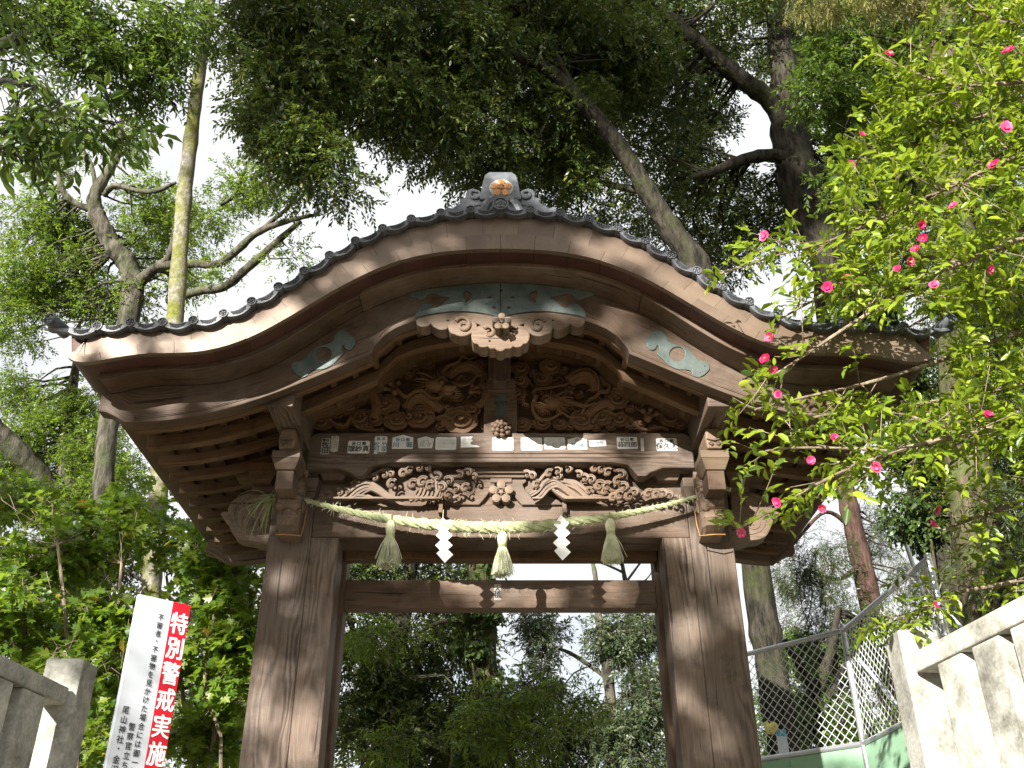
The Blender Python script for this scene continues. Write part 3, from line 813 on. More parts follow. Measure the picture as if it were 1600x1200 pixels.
# ---- rafters, battens and deck
def rafter(y, x0, x1, h=.062, w=.055):
    xs = sorted(set(list(np.linspace(x0, x1, 50 if x0 < 0 < x1 else 22)) + [s * (XC + d) for s in (-1, 1) for d in (-.012, -.004, .004) if x0 < s * (XC + d) < x1]))
    lo = [(x, LO(x) + .004) for x in xs]; hi = [(x, LO(x) + h) for x in xs]
    link('rafter', MB().strip(lo, hi, y - w / 2, y + w / 2).mesh('rafter', M['wood_warm']), gate, None, .005)
XR = abs(P(207, 675, -.713).x)
for i in range(10):
    y = -.675 + i * .222
    if i < 2: rafter(y, -XR, XR, .07 if i == 0 else .085, .05 if i == 0 else .062)
    else:
        rafter(y, -XR, -1.24); rafter(y, 1.24, XR)
bat = MB().box(-.018, .018, -.62, 1.42, 0, .03, 'y').mesh('batten', M['wood_warm'])
for k in range(-16, 17):
    x = k * .128
    a = math.atan2(LO_out(abs(x) + .05) - LO_out(abs(x) - .05), .1) * (1 if x > 0 else -1) if abs(x) > XC else 0
    if abs(x) > 1.25:
        link('batten', bat, gate, Matrix.Translation((x, 0, LO(x) + .09)) @ Matrix.Rotation(-a, 4, 'Y'))
    else:
        if k == -9: continue
        link('batten', bpy.data.meshes.get('batten_short') or MB().box(-.018, .018, -.62, -.22, 0, .03, 'y').mesh('batten_short', M['wood_warm']), gate, Matrix.Translation((x, 0, LO(x) + .09)) @ Matrix.Rotation(-a, 4, 'Y'))
xs = np.linspace(-2.16, 2.16, 90)
def SM(x):   # smooth deck curve
    return .5 * (LO(x - .06) + LO(x + .06)) + .125
link('roof_deck', MB().strip([(x, SM(x)) for x in xs], [(x, SM(x) + .02) for x in xs], -.64, 1.44).mesh('roof_deck', M['wood_warm']), gate)

# ---- purlins with their brackets
pz = P(1123, 635.5, -.70).z
XP, PW = 1.287, .152
for s in (-1, 1):
    link('purlin', MB().box(s * XP - PW / 2, s * XP + PW / 2, -.705, 1.34, pz, pz + .23, 'y').mesh('purlin', M['wood_pillar']), gate, None, .006)
    # stepped support under the purlin nose
    br = link('bracket', None, gate, Matrix.Identity(4))
    def b2(x0, x1, z0, z1, y0, y1, m='wood', bev=.005, nm='bracket_block', ax='y'):
        return link(nm, MB().box(s * XP + s * x0, s * XP + s * x1, y0, y1, z0, z1, ax).mesh(nm, M[m]), br, None, bev)
    # mask-like carved nose
    zt = pz - .001
    mk = MB()
    mk.prism([(s * XP - .045, zt - .14), (s * XP + .045, zt - .14), (s * XP + .052, zt - .07), (s * XP + .04, zt - .001), (s * XP - .04, zt - .001), (s * XP - .052, zt - .07)], -.44, -.2)
    link('carved_nose', mk.mesh('carved_nose', M['carving_pale']), br, None, .012)
    e = MB()
    for q in (-1, 1):
        e.tube([(s * XP + q * .008, -.446, zt - .11), (s * XP + q * .02, -.448, zt - .097), (s * XP + q * .036, -.446, zt - .107), (s * XP + q * .02, -.448, zt - .12), (s * XP + q * .01, -.446, zt - .113)], .004, 5)
        e.ball((s * XP + q * .021, -.442, zt - .108), (.011, .006, .008), 8, 4)
    e.tube([(s * XP - .045, -.443, zt - .075), (s * XP, -.452, zt - .09), (s * XP + .045, -.443, zt - .075)], .006, 5)
    link('nose_relief', e.mesh('nose_relief', M['carving_pale']), br)
    zm = zt - .141
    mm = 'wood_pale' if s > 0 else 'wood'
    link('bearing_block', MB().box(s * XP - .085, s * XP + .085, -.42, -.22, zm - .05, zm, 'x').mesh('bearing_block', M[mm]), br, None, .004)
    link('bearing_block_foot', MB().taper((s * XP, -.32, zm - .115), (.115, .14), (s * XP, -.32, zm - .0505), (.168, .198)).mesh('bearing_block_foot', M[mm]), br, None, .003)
    b2(-.052, .052, zm - .24, zm - .1155, -.38, .0, 'wood', .005, 'bracket_arm')
    b2(-.05, .05, zm - .02, zm - .001, -.2195, .3, 'wood', .003, 'bracket_arm')
    b2(-.06, .06, zm - .1, zm - .0205, -.2195, .3, 'wood_warm', .003, 'bracket_arm')

# ---- pillars, jambs, doors
PX0, PX1 = 1.173, 1.436
ztop = P(782, 745, 0).z
for s in (-1, 1):
    for y0, y1, x0, x1 in ((0, .27, PX0, PX1), (.47, .74, PX0, PX1)):
        p = link('pillar', MB().box(s * x0, s * x1, y0, y1, FLOOR + .14, ztop if y0 == 0 else ztop - .05, 'z').mesh('pillar', M['wood_pillar']), gate, None, .007)
        link('plinth', MB().taper((s * 1.3045, (y0 + y1) / 2, FLOOR + .002), (.46, .46), (s * 1.3045, (y0 + y1) / 2, FLOOR + .139), (.36, .36)).mesh('plinth', M['granite']), p, None, .01)
    zj = P(782, 841, .02).z
    link('door_jamb', MB().box(s * 1.0, s * 1.1722, .004, .2, FLOOR + .002, zj - .002, 'z').mesh('door_jamb', M['wood_pillar']), gate, None, .005)
    link('inner_post', MB().box(s * .985, s * 1.1, .3, .44, FLOOR + .002, zj + .1, 'z').mesh('inner_post', M['wood']), gate, None, .006)

# ---- lintel with carved noses
zl0, zl1 = P(782, 840, .0).z, P(782, 788, .0).z
lintel = link('lintel', MB().box(-1.172, 1.172, 0.0, .24, zl0, zl1, 'x').mesh('lintel', M['wood']), gate, None, .008)
link('lintel_soffit', MB().box(-1.0, 1.0, .25, .34, zl0 - .05, zl0 + .03, 'x').mesh('lintel_soffit', M['wood_warm']), gate, None, .006)
zn1, zn0 = P(782, 906, .33).z, P(782, 950, .33).z
tie = link('tie_beam', MB().box(-.99, .99, .33, .44, zn0, zn1, 'x').mesh('tie_beam', M['wood']), gate, None, .006)
nose = smooth2([(420, 850), (405, 847), (392, 843), (378, 841), (368, 836), (362, 826), (357, 814), (350, 807), (347, 802), (353, 800), (358, 803), (358, 794), (363, 785), (372, 778), (382, 773), (394, 770), (406, 771), (420, 770)], 3)
for f in (nose, mir(nose)):
    YN = .06
    nb = link('beam_nose', plate([pl(f, YN)], YN, .13, .008, M['carving_pale'], 'beam_nose'), gate)
    s = 1 if f is nose else -1
    rel = MB()
    for cx, cy, r0, a0, tn, r1 in ((388, 818, 17, .3, -1.15, 5), (392, 786, 14, 3.0, .75, 6)):
        q = [P(x if s > 0 else 2 * CX - x, y, YN - .001) for x, y in spiral(cx, cy, r0, r1, a0, tn)]
        rel.tube(q, .0045, 5)
    q = [P(x if s > 0 else 2 * CX - x, y, YN - .001) for x, y in smooth2([(412, 838), (395, 835), (380, 832), (371, 824), (367, 812), (366, 800), (371, 788), (383, 780), (398, 777), (410, 779)], 3)]
    rel.tube(q, .004, 5)
    link('nose_relief', rel.mesh('nose_relief', M['carving_pale']), nb)

# ---- animal-like heads on the pillar fronts
def head(s):
    z1 = P(782, 738, -.2).z; X = s * XP
    w = .078
    prof = [(.0, z1), (-.1, z1 + .005), (-.165, z1 - .02), (-.2, z1 - .06), (-.205, z1 - .10), (-.172, z1 - .118), (-.18, z1 - .145), (-.212, z1 - .165), (-.222, z1 - .205), (-.205, z1 - .24), (-.185, z1 - .255), (-.195, z1 - .3), (-.17, z1 - .345), (-.1, z1 - .375), (0, z1 - .385)]
    mb = MB()
    vs = []; n = len(prof)
    rows = [(-1.0, .0), (-.72, .018), (-.3, .026), (0.0, .03), (.3, .026), (.72, .018), (1.0, .0)]
    for u, push in rows:
        for y, z in prof:
            k = 1 if y < -.09 else 0
            tw = 1 - .18 * max(0, (z1 - .2 - z)) / .2
            vs.append((X + u * w * tw, y - push * k + (.02 if abs(u) == 1 else 0) * k, z))
    fs = []; us = []
    for a in range(len(rows) - 1):
        for k in range(n - 1):
            fs.append((a * n + k, a * n + k + 1, (a + 1) * n + k + 1, (a + 1) * n + k)[::-1])
            us.append([(vs[i][2] * 1.0, vs[i][0] + vs[i][1]) for i in fs[-1]])
    fs.append(tuple(range(n))[::-1]); us.append([(vs[i][2], vs[i][1]) for i in fs[-1]])
    fs.append(tuple((len(rows) - 1) * n + k for k in range(n))); us.append([(vs[i][2], vs[i][1]) for i in fs[-1]])
    mb.add(vs, fs, us)
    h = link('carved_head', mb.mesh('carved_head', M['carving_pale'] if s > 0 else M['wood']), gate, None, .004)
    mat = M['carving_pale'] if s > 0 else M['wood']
    e = MB()
    for q in (-1, 1):
        e.ball((X + q * .042, -.208, z1 - .225), (.034, .03, .04), 10, 6)
        e.ball((X + q * .045, -.2, z1 - .12), (.026, .02, .02), 8, 5)
        e.tube([(X + q * .079, -.16 + .02 * math.cos(t), z1 - .09 - t * .03 + .02 * math.sin(t * 2)) for t in np.linspace(0, 5, 14)], .006, 5)
        e.tube([(X + q * (.079), -.11 + .045 * math.cos(a) * (1 - a / 9), z1 - .2 + .05 * math.sin(a) * (1 - a / 9)) for a in np.linspace(0, 8, 22)], .007, 5)
    e.tube([(X - .075, -.19, z1 - .07), (X - .03, -.235, z1 - .105), (X, -.236, z1 - .095), (X + .03, -.235, z1 - .105), (X + .075, -.19, z1 - .07)], .012, 6)
    e.tube([(X - .06, -.2, z1 - .29), (X, -.224, z1 - .3), (X + .06, -.2, z1 - .29)], .009, 6)
    link('head_relief', e.mesh('head_relief', mat), h)
    c = MB().tube([(X - s * .082, -.05, z1 - .12), (X - s * .084, -.09, z1 - .3), (X - s * .078, -.12, z1 - .385), (X, -.16, z1 - .392), (X + s * .07, -.14, z1 - .385)], .0045, 6)
    link('ochre_cord', c.mesh('ochre_cord', M['cord']), h)
for s in (-1, 1): head(s)

# ---- wall plates and bearing blocks around the pillar heads
def mirror_box(px0, px1, py0, py1, Y, d, name, mat='wood', bev=.006, parent=gate, ax='x'):
    ym = (py0 + py1) / 2
    x0, x1 = P(px0, ym, Y).x, P(px1, ym, Y).x; z1, z0 = P(px0, py0, Y).z, P(px0, py1, Y).z
    for s in (1, -1):
        link(name, MB().box(s * x0, s * x1, Y, Y + d, z0, z1, ax).mesh(name, M[mat]), parent, None, bev)
def mirror_block(px0, px1, py0, py1, Y, d, mat='wood', frac=.5):
    ym = (py0 + py1) / 2
    x0, x1 = P(px0, ym, Y).x, P(px1, ym, Y).x; z1, z0 = P(px0, py0, Y).z, P(px0, py1, Y).z; zc = z1 - (z1 - z0) * frac
    for s in (1, -1):
        o = link('bearing_block', MB().box(s * x0, s * x1, Y, Y + d, zc, z1, 'x').mesh('bearing_block', M[mat]), gate, None, .004)
        link('block_foot', MB().taper((s * (x0 + x1) / 2, Y + d / 2, z0), (abs(x1 - x0) * .68, d * .68), (s * (x0 + x1) / 2, Y + d / 2, zc - .0005), (abs(x1 - x0) * .98, d * .98)).mesh('block_foot', M[mat]), o, None, .003)
mirror_box(350, 430, 694, 728, .02, .2, 'wall_plate', 'wood_warm')
mirror_box(368, 432, 728.5, 744, .05, .16, 'wall_plate', 'wood_warm')
mirror_block(387, 431, 722, 752, -.06, .16, 'wood_warm')
mirror_box(394, 440, 750, 768, .02, .14, 'bracket_arm', 'wood')
mirror_block(498, 544, 722, 748, -.075, .15, 'wood')
mirror_box(492, 535, 747, 776, .03, .12, 'bracket_arm', 'wood')
mirror_block(466, 496, 746, 776, -.09, .15, 'wood')
mirror_block(470, 482, 722, 745, -.11, .1, 'wood_pale')

# ---- sticker beam
YK = -.14
zk1, zk0 = P(782, 676, YK).z, P(782, 722, YK).z
XK = 1.222
zke = P(782, 738, YK).z
outl = [(-XK, zke + .03), (-XK, zk1 - .05), (-XK + .02, zk1 - .015), (-XK + .06, zk1), (XK - .06, zk1), (XK - .02, zk1 - .015), (XK, zk1 - .05), (XK, zke + .03), (XK - .2, zke + .032), (XK - .28, zke + .0), (XK - .31, zke - .025), (XK - .36, zke - .028), (XK - .42, zk0 - .015), (XK - .52, zk0), (-XK + .52, zk0), (-XK + .42, zk0 - .015), (-XK + .36, zke - .028), (-XK + .31, zke - .025), (-XK + .28, zke + .0), (-XK + .2, zke + .032)]
kb = link('rainbow_beam', MB().prism(outl, YK, YK + .1).mesh('rainbow_beam', M['wood_pillar']), gate, None, .01)
rel = MB()
rel.tube([(x, YK - .001, zk0 + .062) for x in np.linspace(-.78, .78, 20)], .006, 5)
rel.tube([(x, YK - .001, zk0 + .032) for x in np.linspace(-.95, .95, 20)], .005, 5)
link('beam_moulding', rel.mesh('beam_moulding', M['wood']), kb)

def sticker(px0, px1, py0, py1, lines, shape='rect', paper='paper', ink='ink', Y=YK, parent=kb, weight=.0, sizes=None, tilt=0, name='paper_sticker'):
    ym = (py0 + py1) / 2
    x0, x1 = P(px0, ym, Y).x, P(px1, ym, Y).x; z1, z0 = P(px0, py0, Y).z, P(px0, py1, Y).z
    w, h = x1 - x0, z1 - z0; cx, cz = (x0 + x1) / 2, (z0 + z1) / 2
    mb = MB()
    if shape == 'house': o = [(-w/2, -h/2), (w/2, -h/2), (w/2 * 1.0, h * .3), (0, h/2), (-w/2, h * .3)]
    elif shape == 'plaque': o = [(-w*.4, -h/2), (w*.4, -h/2), (w/2, h * .3), (0, h/2), (-w/2, h * .3)]
    elif shape == 'torn': o = [(-w/2, -h/2), (w/2, -h/2 * .9), (w * .35, -h * .3), (w * .05, -h * .25), (-.02 * w, -h * .05), (w * .12, h * .12), (w * .02, h * .3), (w * .12, h / 2), (-w/2, h/2)]
    elif shape == 'strip': o = [(-w/2, -h * .42), (0, -h/2), (w/2, -h * .42), (w/2, h * .45), (w * .1, h * .5), (-w * .1, h * .44), (-w/2, h * .5)]
    else:
        c = min(w, h) * .07
        o = [(-w/2 + c, -h/2), (w/2 - c, -h/2), (w/2, -h/2 + c), (w/2, h/2 - c), (w/2 - c, h/2), (-w/2 + c, h/2), (-w/2, h/2 - c), (-w/2, -h/2 + c)]
    mb.prism(o, -.0012, .0, 0)
    for body, sx, sz, size in lines:
        v, f = letters(body, size * h, 0, .82)
        for q_, (ox, oz) in enumerate([(0, 0)] + ([(-weight, 0), (weight, 0), (0, weight)] if weight else [])):
            if v: mb.add([(sx * w + a + ox * h, -.0016 - q_ * .00006, sz * h + b + oz * h) for a, b in v], f, [[(0, 0)] * len(q) for q in f], 1)
    me = mb.mesh(name, [M[paper], M[ink]])
    return link(name, me, parent, Matrix.Translation((cx, Y - .0006, cz)) @ Matrix.Rotation(R(tilt), 4, 'Y'))
sticker(502, 515, 685, 710, [('熊谷', 0, .36, .2), ('牧\n田', 0, -.12, .42)], paper='paper_old', weight=.012)
sticker(517, 529, 681, 707, [], 'strip', 'paper_old')
sticker(543.5, 577.5, 689, 708.5, [('谷 □ 熊', 0, .26, .3), ('瑠紗真', 0, -.17, .52)], weight=.018)
sticker(585, 604.5, 682, 709.5, [('講 進', 0, .34, .2), ('松 竹\n村 家', 0, -.12, .32)], paper='paper', ink='blue_ink', weight=.006)
sticker(613, 645.5, 679.5, 701.5, [('谷 □ 熊', 0, .12, .26), ('川　堀', 0, -.24, .42)], 'house', ink='blue_ink', weight=.016)
sticker(652, 678, 682, 700.5, [('行 寺', 0, .12, .2), ('尾寺', 0, -.2, .46)], 'plaque', ink='paper_old', weight=.01)
sticker(680.5, 713, 683.5, 703, [('一二三 講 四五', 0, .25, .16), ('山川田中村井', 0, -.02, .2), ('月日年木土水', 0, -.28, .2)], ink='paper_old')
sticker(720, 750, 682.5, 699.5, [('横 田', -.18, .2, .34), ('納札', -.22, -.15, .3)], 'torn', ink='paper_old')
sticker(769, 802, 684, 704, [('谷 □ 熊', 0, .26, .3), ('林次郎', 0, -.17, .5)], ink='paper_old')
sticker(814, 847, 684, 704, [('谷 □ 熊', 0, .26, .3), ('山本家', 0, -.17, .5)], ink='paper_old')
sticker(850, 883, 683.5, 702, [('谷 □ 熊', 0, .26, .3), ('小林清', 0, -.17, .5)], ink='paper_old')
sticker(887, 917, 683, 702.5, [('①', 0, .2, .32), ('呂 横', 0, -.22, .42)], 'house', ink='blue_ink', weight=.012)
sticker(921, 947, 688, 697.5, [('久世佐', 0, 0, .6)], ink='blue_ink', weight=.01, tilt=-2)
sticker(964, 996, 683, 701.5, [('谷 □ 熊', 0, .26, .3), ('蒜四郎', 0, -.17, .5)], weight=.014)
sticker(1001, 1006, 685, 705, [], paper='paper_old', tilt=2)
sticker(1025.5, 1058, 685, 704.5, [('谷 □ 熊', 0, .26, .3), ('保久大', 0, -.17, .52)], weight=.018)
sticker(772, 783, 913, 938, [('大\n橋', 0, 0, .46)], paper='paper_old', Y=.33, parent=tie, weight=.014)

# ---- gable: backing, strut, dragons in cloud
YD = -.06
back = [(-1.22, zk1 - .05)] + [(x, LO(x) + .16) for x in np.linspace(-1.22, 1.22, 50)] + [(1.22, zk1 - .05)]
link('gable_panel', MB().prism(back, YD + .02, YD + .06).mesh('gable_panel', M['wood_warm']), gate)
st = link('king_strut', None, gate, Matrix.Identity(4))
def cbox(px0, px1, py0, py1, Y, d, name, mat, parent, ax='z', bev=.005):
    ym = (py0 + py1) / 2
    x0, x1 = P(px0, ym, Y).x, P(px1, ym, Y).x; z1, z0 = P(px0, py0, Y).z, P(px0, py1, Y).z
    return link(name, MB().box(x0, x1, Y, Y + d, z0, z1, ax).mesh(name, M[mat]), parent, None, bev)
cbox(763, 798, 520, 592, -.2, .08, 'strut_back', 'wood', st)
cbox(770, 792, 545, 596, -.24, .1, 'strut_nose', 'wood', st)
cbox(760, 806, 592, 611, -.16, .1, 'strut_block', 'wood', st, 'x')
link('strut_board', plate([pl(smooth2([(757, 676), (757, 645), (758, 620), (764, 610), (782, 609), (801, 610), (806, 620), (807, 645), (807, 676)], 3), -.13)], -.13, .08, .005, M['wood'], 'strut_board'), st)
sticker(774.5, 790, 615, 653, [('御神門', 0, .1, .16)], 'strip', 'verdigris', 'ink', -.131, st, name='old_plaque')
c = P(783, 667, -.17)
fl = MB()
for ring, (n, rr, tl, yy) in enumerate(((9, .052, .032, -.165), (7, .034, .026, -.185), (5, .018, .018, -.2))):
    for k in range(n):
        a = 2 * math.pi * (k + .5 * ring) / n
        d = Vector((math.cos(a), 0, math.sin(a)))
        fl.ball((c.x + d.x * rr, yy, c.z + d.z * rr), (tl * .62, .014, tl * .62), 8, 5)
fl.ball((c.x, -.21, c.z), .016, 8, 5)
link('rosette', fl.mesh('rosette', M['carving_pale']), st)

def C(px, py, lift): return P(px, py, YD - lift)
def cloud(mb, cx, cy, r, hand=1, lift=.03):
    k = ppm(cx, cy, YD); n = 30
    p = C(cx, cy, 0)
    rm = r / k
    ph = random.random() * 6
    pts = [(p.x + rm * (.93 + .11 * abs(math.sin(3.5 * t + ph))) * math.cos(t) * 1.05, p.z + rm * (.93 + .11 * abs(math.sin(3.5 * t + ph))) * math.sin(t) * .86) for t in np.linspace(0, 6.283, n)[:-1]]
    mb.prism(pts, YD - lift, YD + .03)
    mb.tube([(x, YD - lift - .002, z) for x, z in pts + pts[:1]], .007, 5)
    q = [(p.x + hand * rm * (.8 - .68 * t) * math.cos(1.2 + t * 9.2), YD - lift - .004 - .035 * t, p.z + rm * .85 * (.8 - .68 * t) * math.sin(1.2 + t * 9.2)) for t in np.linspace(0, 1, 30)]
    mb.tube(q, [.0095 * (1 - .3 * t / 30) for t in range(30)], 4, smooth=False)
    mb.ball((p.x, YD - lift - .03, p.z), rm * .16, 8, 5)
def ribbon(mb, pts, r0, r1=None, lift=.04, wob=0.0):
    q = catmull([C(x, y, lift + wob * math.sin(i * 1.7)) for i, (x, y) in enumerate(pts)], 6)
    r1 = r0 * .35 if r1 is None else r1
    mb.tube(q, [(r0 + (r1 - r0) * i / (len(q) - 1)) * .8 / 245 for i in range(len(q))], 5, smooth=False)
def body(mb, pts, r, lift=.05, spikes=True, scales=True):
    q = catmull([C(x, y, lift) for x, y in pts], 7)
    n = len(q)
    rr = [r * .72 / 245 * (.45 + .55 * math.sin(math.pi * min(1, (i + 3) / n * .9))) for i in range(n)]
    mb.tube(q, rr, 8, smooth=False)
    for i in range(1, n - 1):
        t = (q[i+1] - q[i-1]).normalized(); up = Vector((-t.z, 0, t.x))
        if up.z < 0: up = -up
        if spikes:
            b = q[i] + up * rr[i] * .8
            mb.tube([b + Vector((0, -.005, 0)), b + up * .034 + t * .008], [.0085, .001], 4)
        if scales and i % 1 == 0:
            for w in (-.55, 0, .55):
                p = q[i] + up * rr[i] * w + Vector((0, -rr[i] * math.sqrt(1 - w * w) * .96, 0)) + t * (.006 if w == 0 else 0)
                mb.ball(p, (.009, .004, .009), 5, 3)
def claw(mb, x, y, ang, size=1.0):
    for k in (-1, 0, 1):
        a = ang + k * .75
        dx, dy = math.cos(a), -math.sin(a)
        ribbon(mb, [(x, y), (x + dx * 8 * size, y + dy * 8 * size), (x + dx * 15 * size, y + dy * 13 * size)], 4.2 * size, 3.0 * size, .07)
        mb.ball(C(x + dx * 15 * size, y + dy * 13 * size, .075), .018 * size, 7, 5)
        ribbon(mb, [(x + dx * 17 * size, y + dy * 15 * size), (x + dx * 21 * size, y + dy * 15 * size + 3)], 2 * size, .3, .09)
    mb.ball(C(x, y, .07), .026 * size, 8, 5)
def dragon_head(mb, x, y, s, size=1.0):
    X = lambda d: x + s * d * size
    Y_ = lambda d: y + d * size
    mb.ball(C(X(0), Y_(0), .075), (.085 * size, .045, .06 * size), 12, 8)
    mb.ball(C(X(20), Y_(6), .085), (.06 * size, .04, .034 * size), 10, 6)       # snout
    mb.ball(C(X(29), Y_(3), .105), (.022 * size, .02, .018 * size), 8, 5)       # nose
    mb.ball(C(X(15), Y_(15), .07), (.055 * size, .035, .018 * size), 10, 6)     # jaw
    mb.ball(C(X(9), Y_(-5), .115), .02 * size, 8, 6)                            # eye
    ribbon(mb, [(X(1), Y_(-8)), (X(9), Y_(-13)), (X(18), Y_(-7))], 3.4, 2, .11)
    for k in range(7):                                                           # teeth
        mb.tube([C(X(9 + k * 3.4), Y_(9.5), .1), C(X(9 + k * 3.4), Y_(13), .1)], [.006, .002], 4)
    for k in range(11):                                                          # mane
        a = 1.9 + k * .27
        ribbon(mb, [(X(-8 + 6 * math.cos(a)), Y_(-6 * math.sin(a))), (X(-8 + 20 * math.cos(a)), Y_(-17 * math.sin(a) + 2)), (X(-8 + 31 * math.cos(a + .12)), Y_(-24 * math.sin(a + .12)))], 3.6, .4, .06 + .02 * (k % 2))
    for k in range(6):                                                           # brow tufts
        mb.tube([C(X(-2 + k * 4), Y_(-12 - (k % 2) * 2), .1), C(X(-4 + k * 4.6), Y_(-20 - (k % 2) * 3), .11)], [.007, .001], 4)
    ribbon(mb, [(X(-5), Y_(-11)), (X(-20), Y_(-19)), (X(-34), Y_(-20))], 3.2, .8, .1)   # horns
    ribbon(mb, [(X(-8), Y_(-6)), (X(-24), Y_(-11)), (X(-38), Y_(-9))], 3.0, .8, .1)
    for k in range(7):                                                           # beard
        mb.tube([C(X(4 + k * 4), Y_(17), .08), C(X(2 + k * 4.3), Y_(24 + (k % 3) * 2), .085)], [.006, .001], 4)

dl = MB()
for cx, cy, r, h in ((505, 664, 15, 1), (546, 640, 14, -1), (565, 657, 17, 1), (604, 636, 20, 1), (620, 661, 18, -1), (587, 660, 11, 1), (657, 655, 22, 1), (719, 660, 26, -1), (668, 571, 11, 1), (752, 574, 10, 1), (738, 644, 12, 1), (640, 656, 8, 1)):
    cloud(dl, cx, cy, r, h)
ribbon(dl, [(512, 655), (525, 664), (540, 666), (549, 655), (560, 668), (585, 672), (600, 672)], 6, 3)
ribbon(dl, [(682, 655), (695, 650), (705, 655), (715, 645)], 5, 3)
body(dl, [(586, 655), (588, 636), (582, 620), (568, 613), (555, 614)], 13, .045)
for k in range(6):
    ribbon(dl, [(560, 613), (552, 610 + k * 2), (545, 606 + k * 4)], 2.6, .3, .05)
claw(dl, 617, 612, 2.0, 1.1); ribbon(dl, [(617, 612), (612, 596), (610, 584)], 8, 6, .06)
body(dl, [(636, 640), (646, 625), (662, 622), (676, 632), (690, 642)], 15, .04)
body(dl, [(700, 590), (718, 576), (738, 574), (752, 584), (757, 596)], 13, .035)
body(dl, [(752, 600), (760, 612), (758, 626), (745, 636)], 12, .05, spikes=False)
claw(dl, 736, 612, .7, .8); ribbon(dl, [(736, 612), (748, 604), (757, 592)], 7, 5, .05)
ribbon(dl, [(621, 609), (634, 620), (648, 612), (660, 611), (672, 621), (686, 622), (694, 612), (692, 600)], 4, 2.2, .1)
ribbon(dl, [(706, 598), (722, 602), (738, 596), (744, 588), (764, 584)], 4.5, 1.2, .08)
ribbon(dl, [(622, 590), (628, 578), (636, 568), (648, 572), (656, 566)], 5, 1.2, .06)
ribbon(dl, [(690, 585), (700, 572), (716, 566), (722, 557), (734, 561), (744, 557)], 5, 1.2, .06)
for x, y, r, h in ((528, 648, 8, 1), (577, 668, 7, -1), (640, 634, 8, 1), (690, 668, 8, 1), (700, 640, 7, -1), (590, 612, 7, 1), (640, 588, 7, -1), (715, 622, 8, 1), (765, 648, 8, 1), (690, 560, 6, 1), (760, 668, 7, -1), (532, 668, 7, 1)):
    cloud(dl, x, y, r, h, .012)
for x, y in ((600, 625), (628, 600), (655, 580), (725, 590), (742, 618), (668, 640), (560, 630)):
    ribbon(dl, [(x - 12, y + 5), (x - 4, y - 3), (x + 4, y + 3), (x + 13, y - 5)], 2.6, .6, .03)
dragon_head(dl, 682, 602, 1, .95)
for k in range(9):
    a = -1.2 + k * .32
    dl.tube([C(706 + 6 * math.cos(a), 614 + 6 * math.sin(a), .08), C(706 + 15 * math.cos(a), 614 + 14 * math.sin(a), .085)], [.008, .001], 4)
link('dragon_carving', dl.mesh('dragon_carving', M['carving']), gate, None, 0, 'carved dragon facing right among scrolling clouds')

dr = MB()
for cx, cy, r, h in ((816, 667, 13, 1), (846, 665, 12, -1), (875, 667, 10, 1), (911, 660, 20, 1), (940, 655, 16, 1), (962, 629, 17, -1), (968, 660, 13, 1), (985, 668, 8, 1), (848, 596, 13, 1), (859, 576, 15, -1), (813, 600, 13, 1), (812, 580, 13, -1), (1048, 657, 17, 1), (1063, 668, 8, 1), (808, 618, 12, 1)):
    cloud(dr, cx, cy, r, h)
ribbon(dr, [(925, 662), (935, 648), (948, 643), (960, 648), (975, 645)], 5, 3)
ribbon(dr, [(985, 655), (995, 668), (1010, 672), (1030, 668), (1045, 672)], 6, 3)
body(dr, [(888, 598), (902, 590), (918, 588), (928, 598), (930, 612)], 19, .055)
body(dr, [(915, 652), (930, 640), (948, 632), (960, 640)], 12, .035)
body(dr, [(956, 618), (968, 614), (980, 622)], 11, .03)
ribbon(dr, [(832, 616), (838, 608), (852, 607), (868, 604), (880, 602), (890, 598)], 4, 1.6, .09)
ribbon(dr, [(838, 618), (832, 636), (838, 651), (852, 656), (866, 652), (878, 645), (890, 652), (904, 652)], 4.5, 1.5, .11)
ribbon(dr, [(936, 590), (944, 598), (952, 604), (948, 612), (938, 612), (930, 620), (918, 628), (912, 640), (908, 648)], 6, 3, .06)
ribbon(dr, [(944, 602), (940, 596), (936, 588)], 4, .6, .07)
ribbon(dr, [(970, 608), (985, 614), (1000, 622), (1004, 634), (998, 642)], 6, 2, .06)
ribbon(dr, [(958, 606), (972, 612), (984, 622)], 4, 1, .06)
claw(dr, 1012, 654, 1.3, 1.1); ribbon(dr, [(1012, 654), (1016, 640), (1020, 630), (1026, 638)], 7, 4, .06)
claw(dr, 893, 613, 1.9, .6)
for x, y, r, h in ((832, 664, 7, 1), (890, 668, 7, -1), (930, 670, 7, 1), (955, 668, 7, 1), (1000, 664, 7, -1), (1030, 650, 8, 1), (985, 640, 7, 1), (930, 630, 7, -1), (880, 580, 7, 1), (905, 618, 7, 1), (835, 585, 7, -1), (1020, 671, 7, 1)):
    cloud(dr, x, y, r, h, .012)
for x, y in ((875, 615), (905, 640), (945, 622), (965, 645), (840, 602), (870, 592), (1005, 640), (1032, 645)):
    ribbon(dr, [(x - 12, y - 4), (x - 4, y + 3), (x + 4, y - 3), (x + 13, y + 5)], 2.6, .6, .03)
dragon_head(dr, 862, 630, -1, .9)
for k in range(10):
    a = 1.6 + k * .3
    dr.tube([C(826 + 6 * math.cos(a), 624 + 8 * math.sin(a), .08), C(826 + 14 * math.cos(a), 624 + 17 * math.sin(a), .085)], [.009, .001], 4)
ribbon(dr, [(870, 622), (895, 630), (915, 634), (930, 630)], 6, 2, .08)
link('dragon_carving', dr.mesh('dragon_carving', M['carving']), gate, None, 0, 'carved dragon facing left among scrolling clouds')

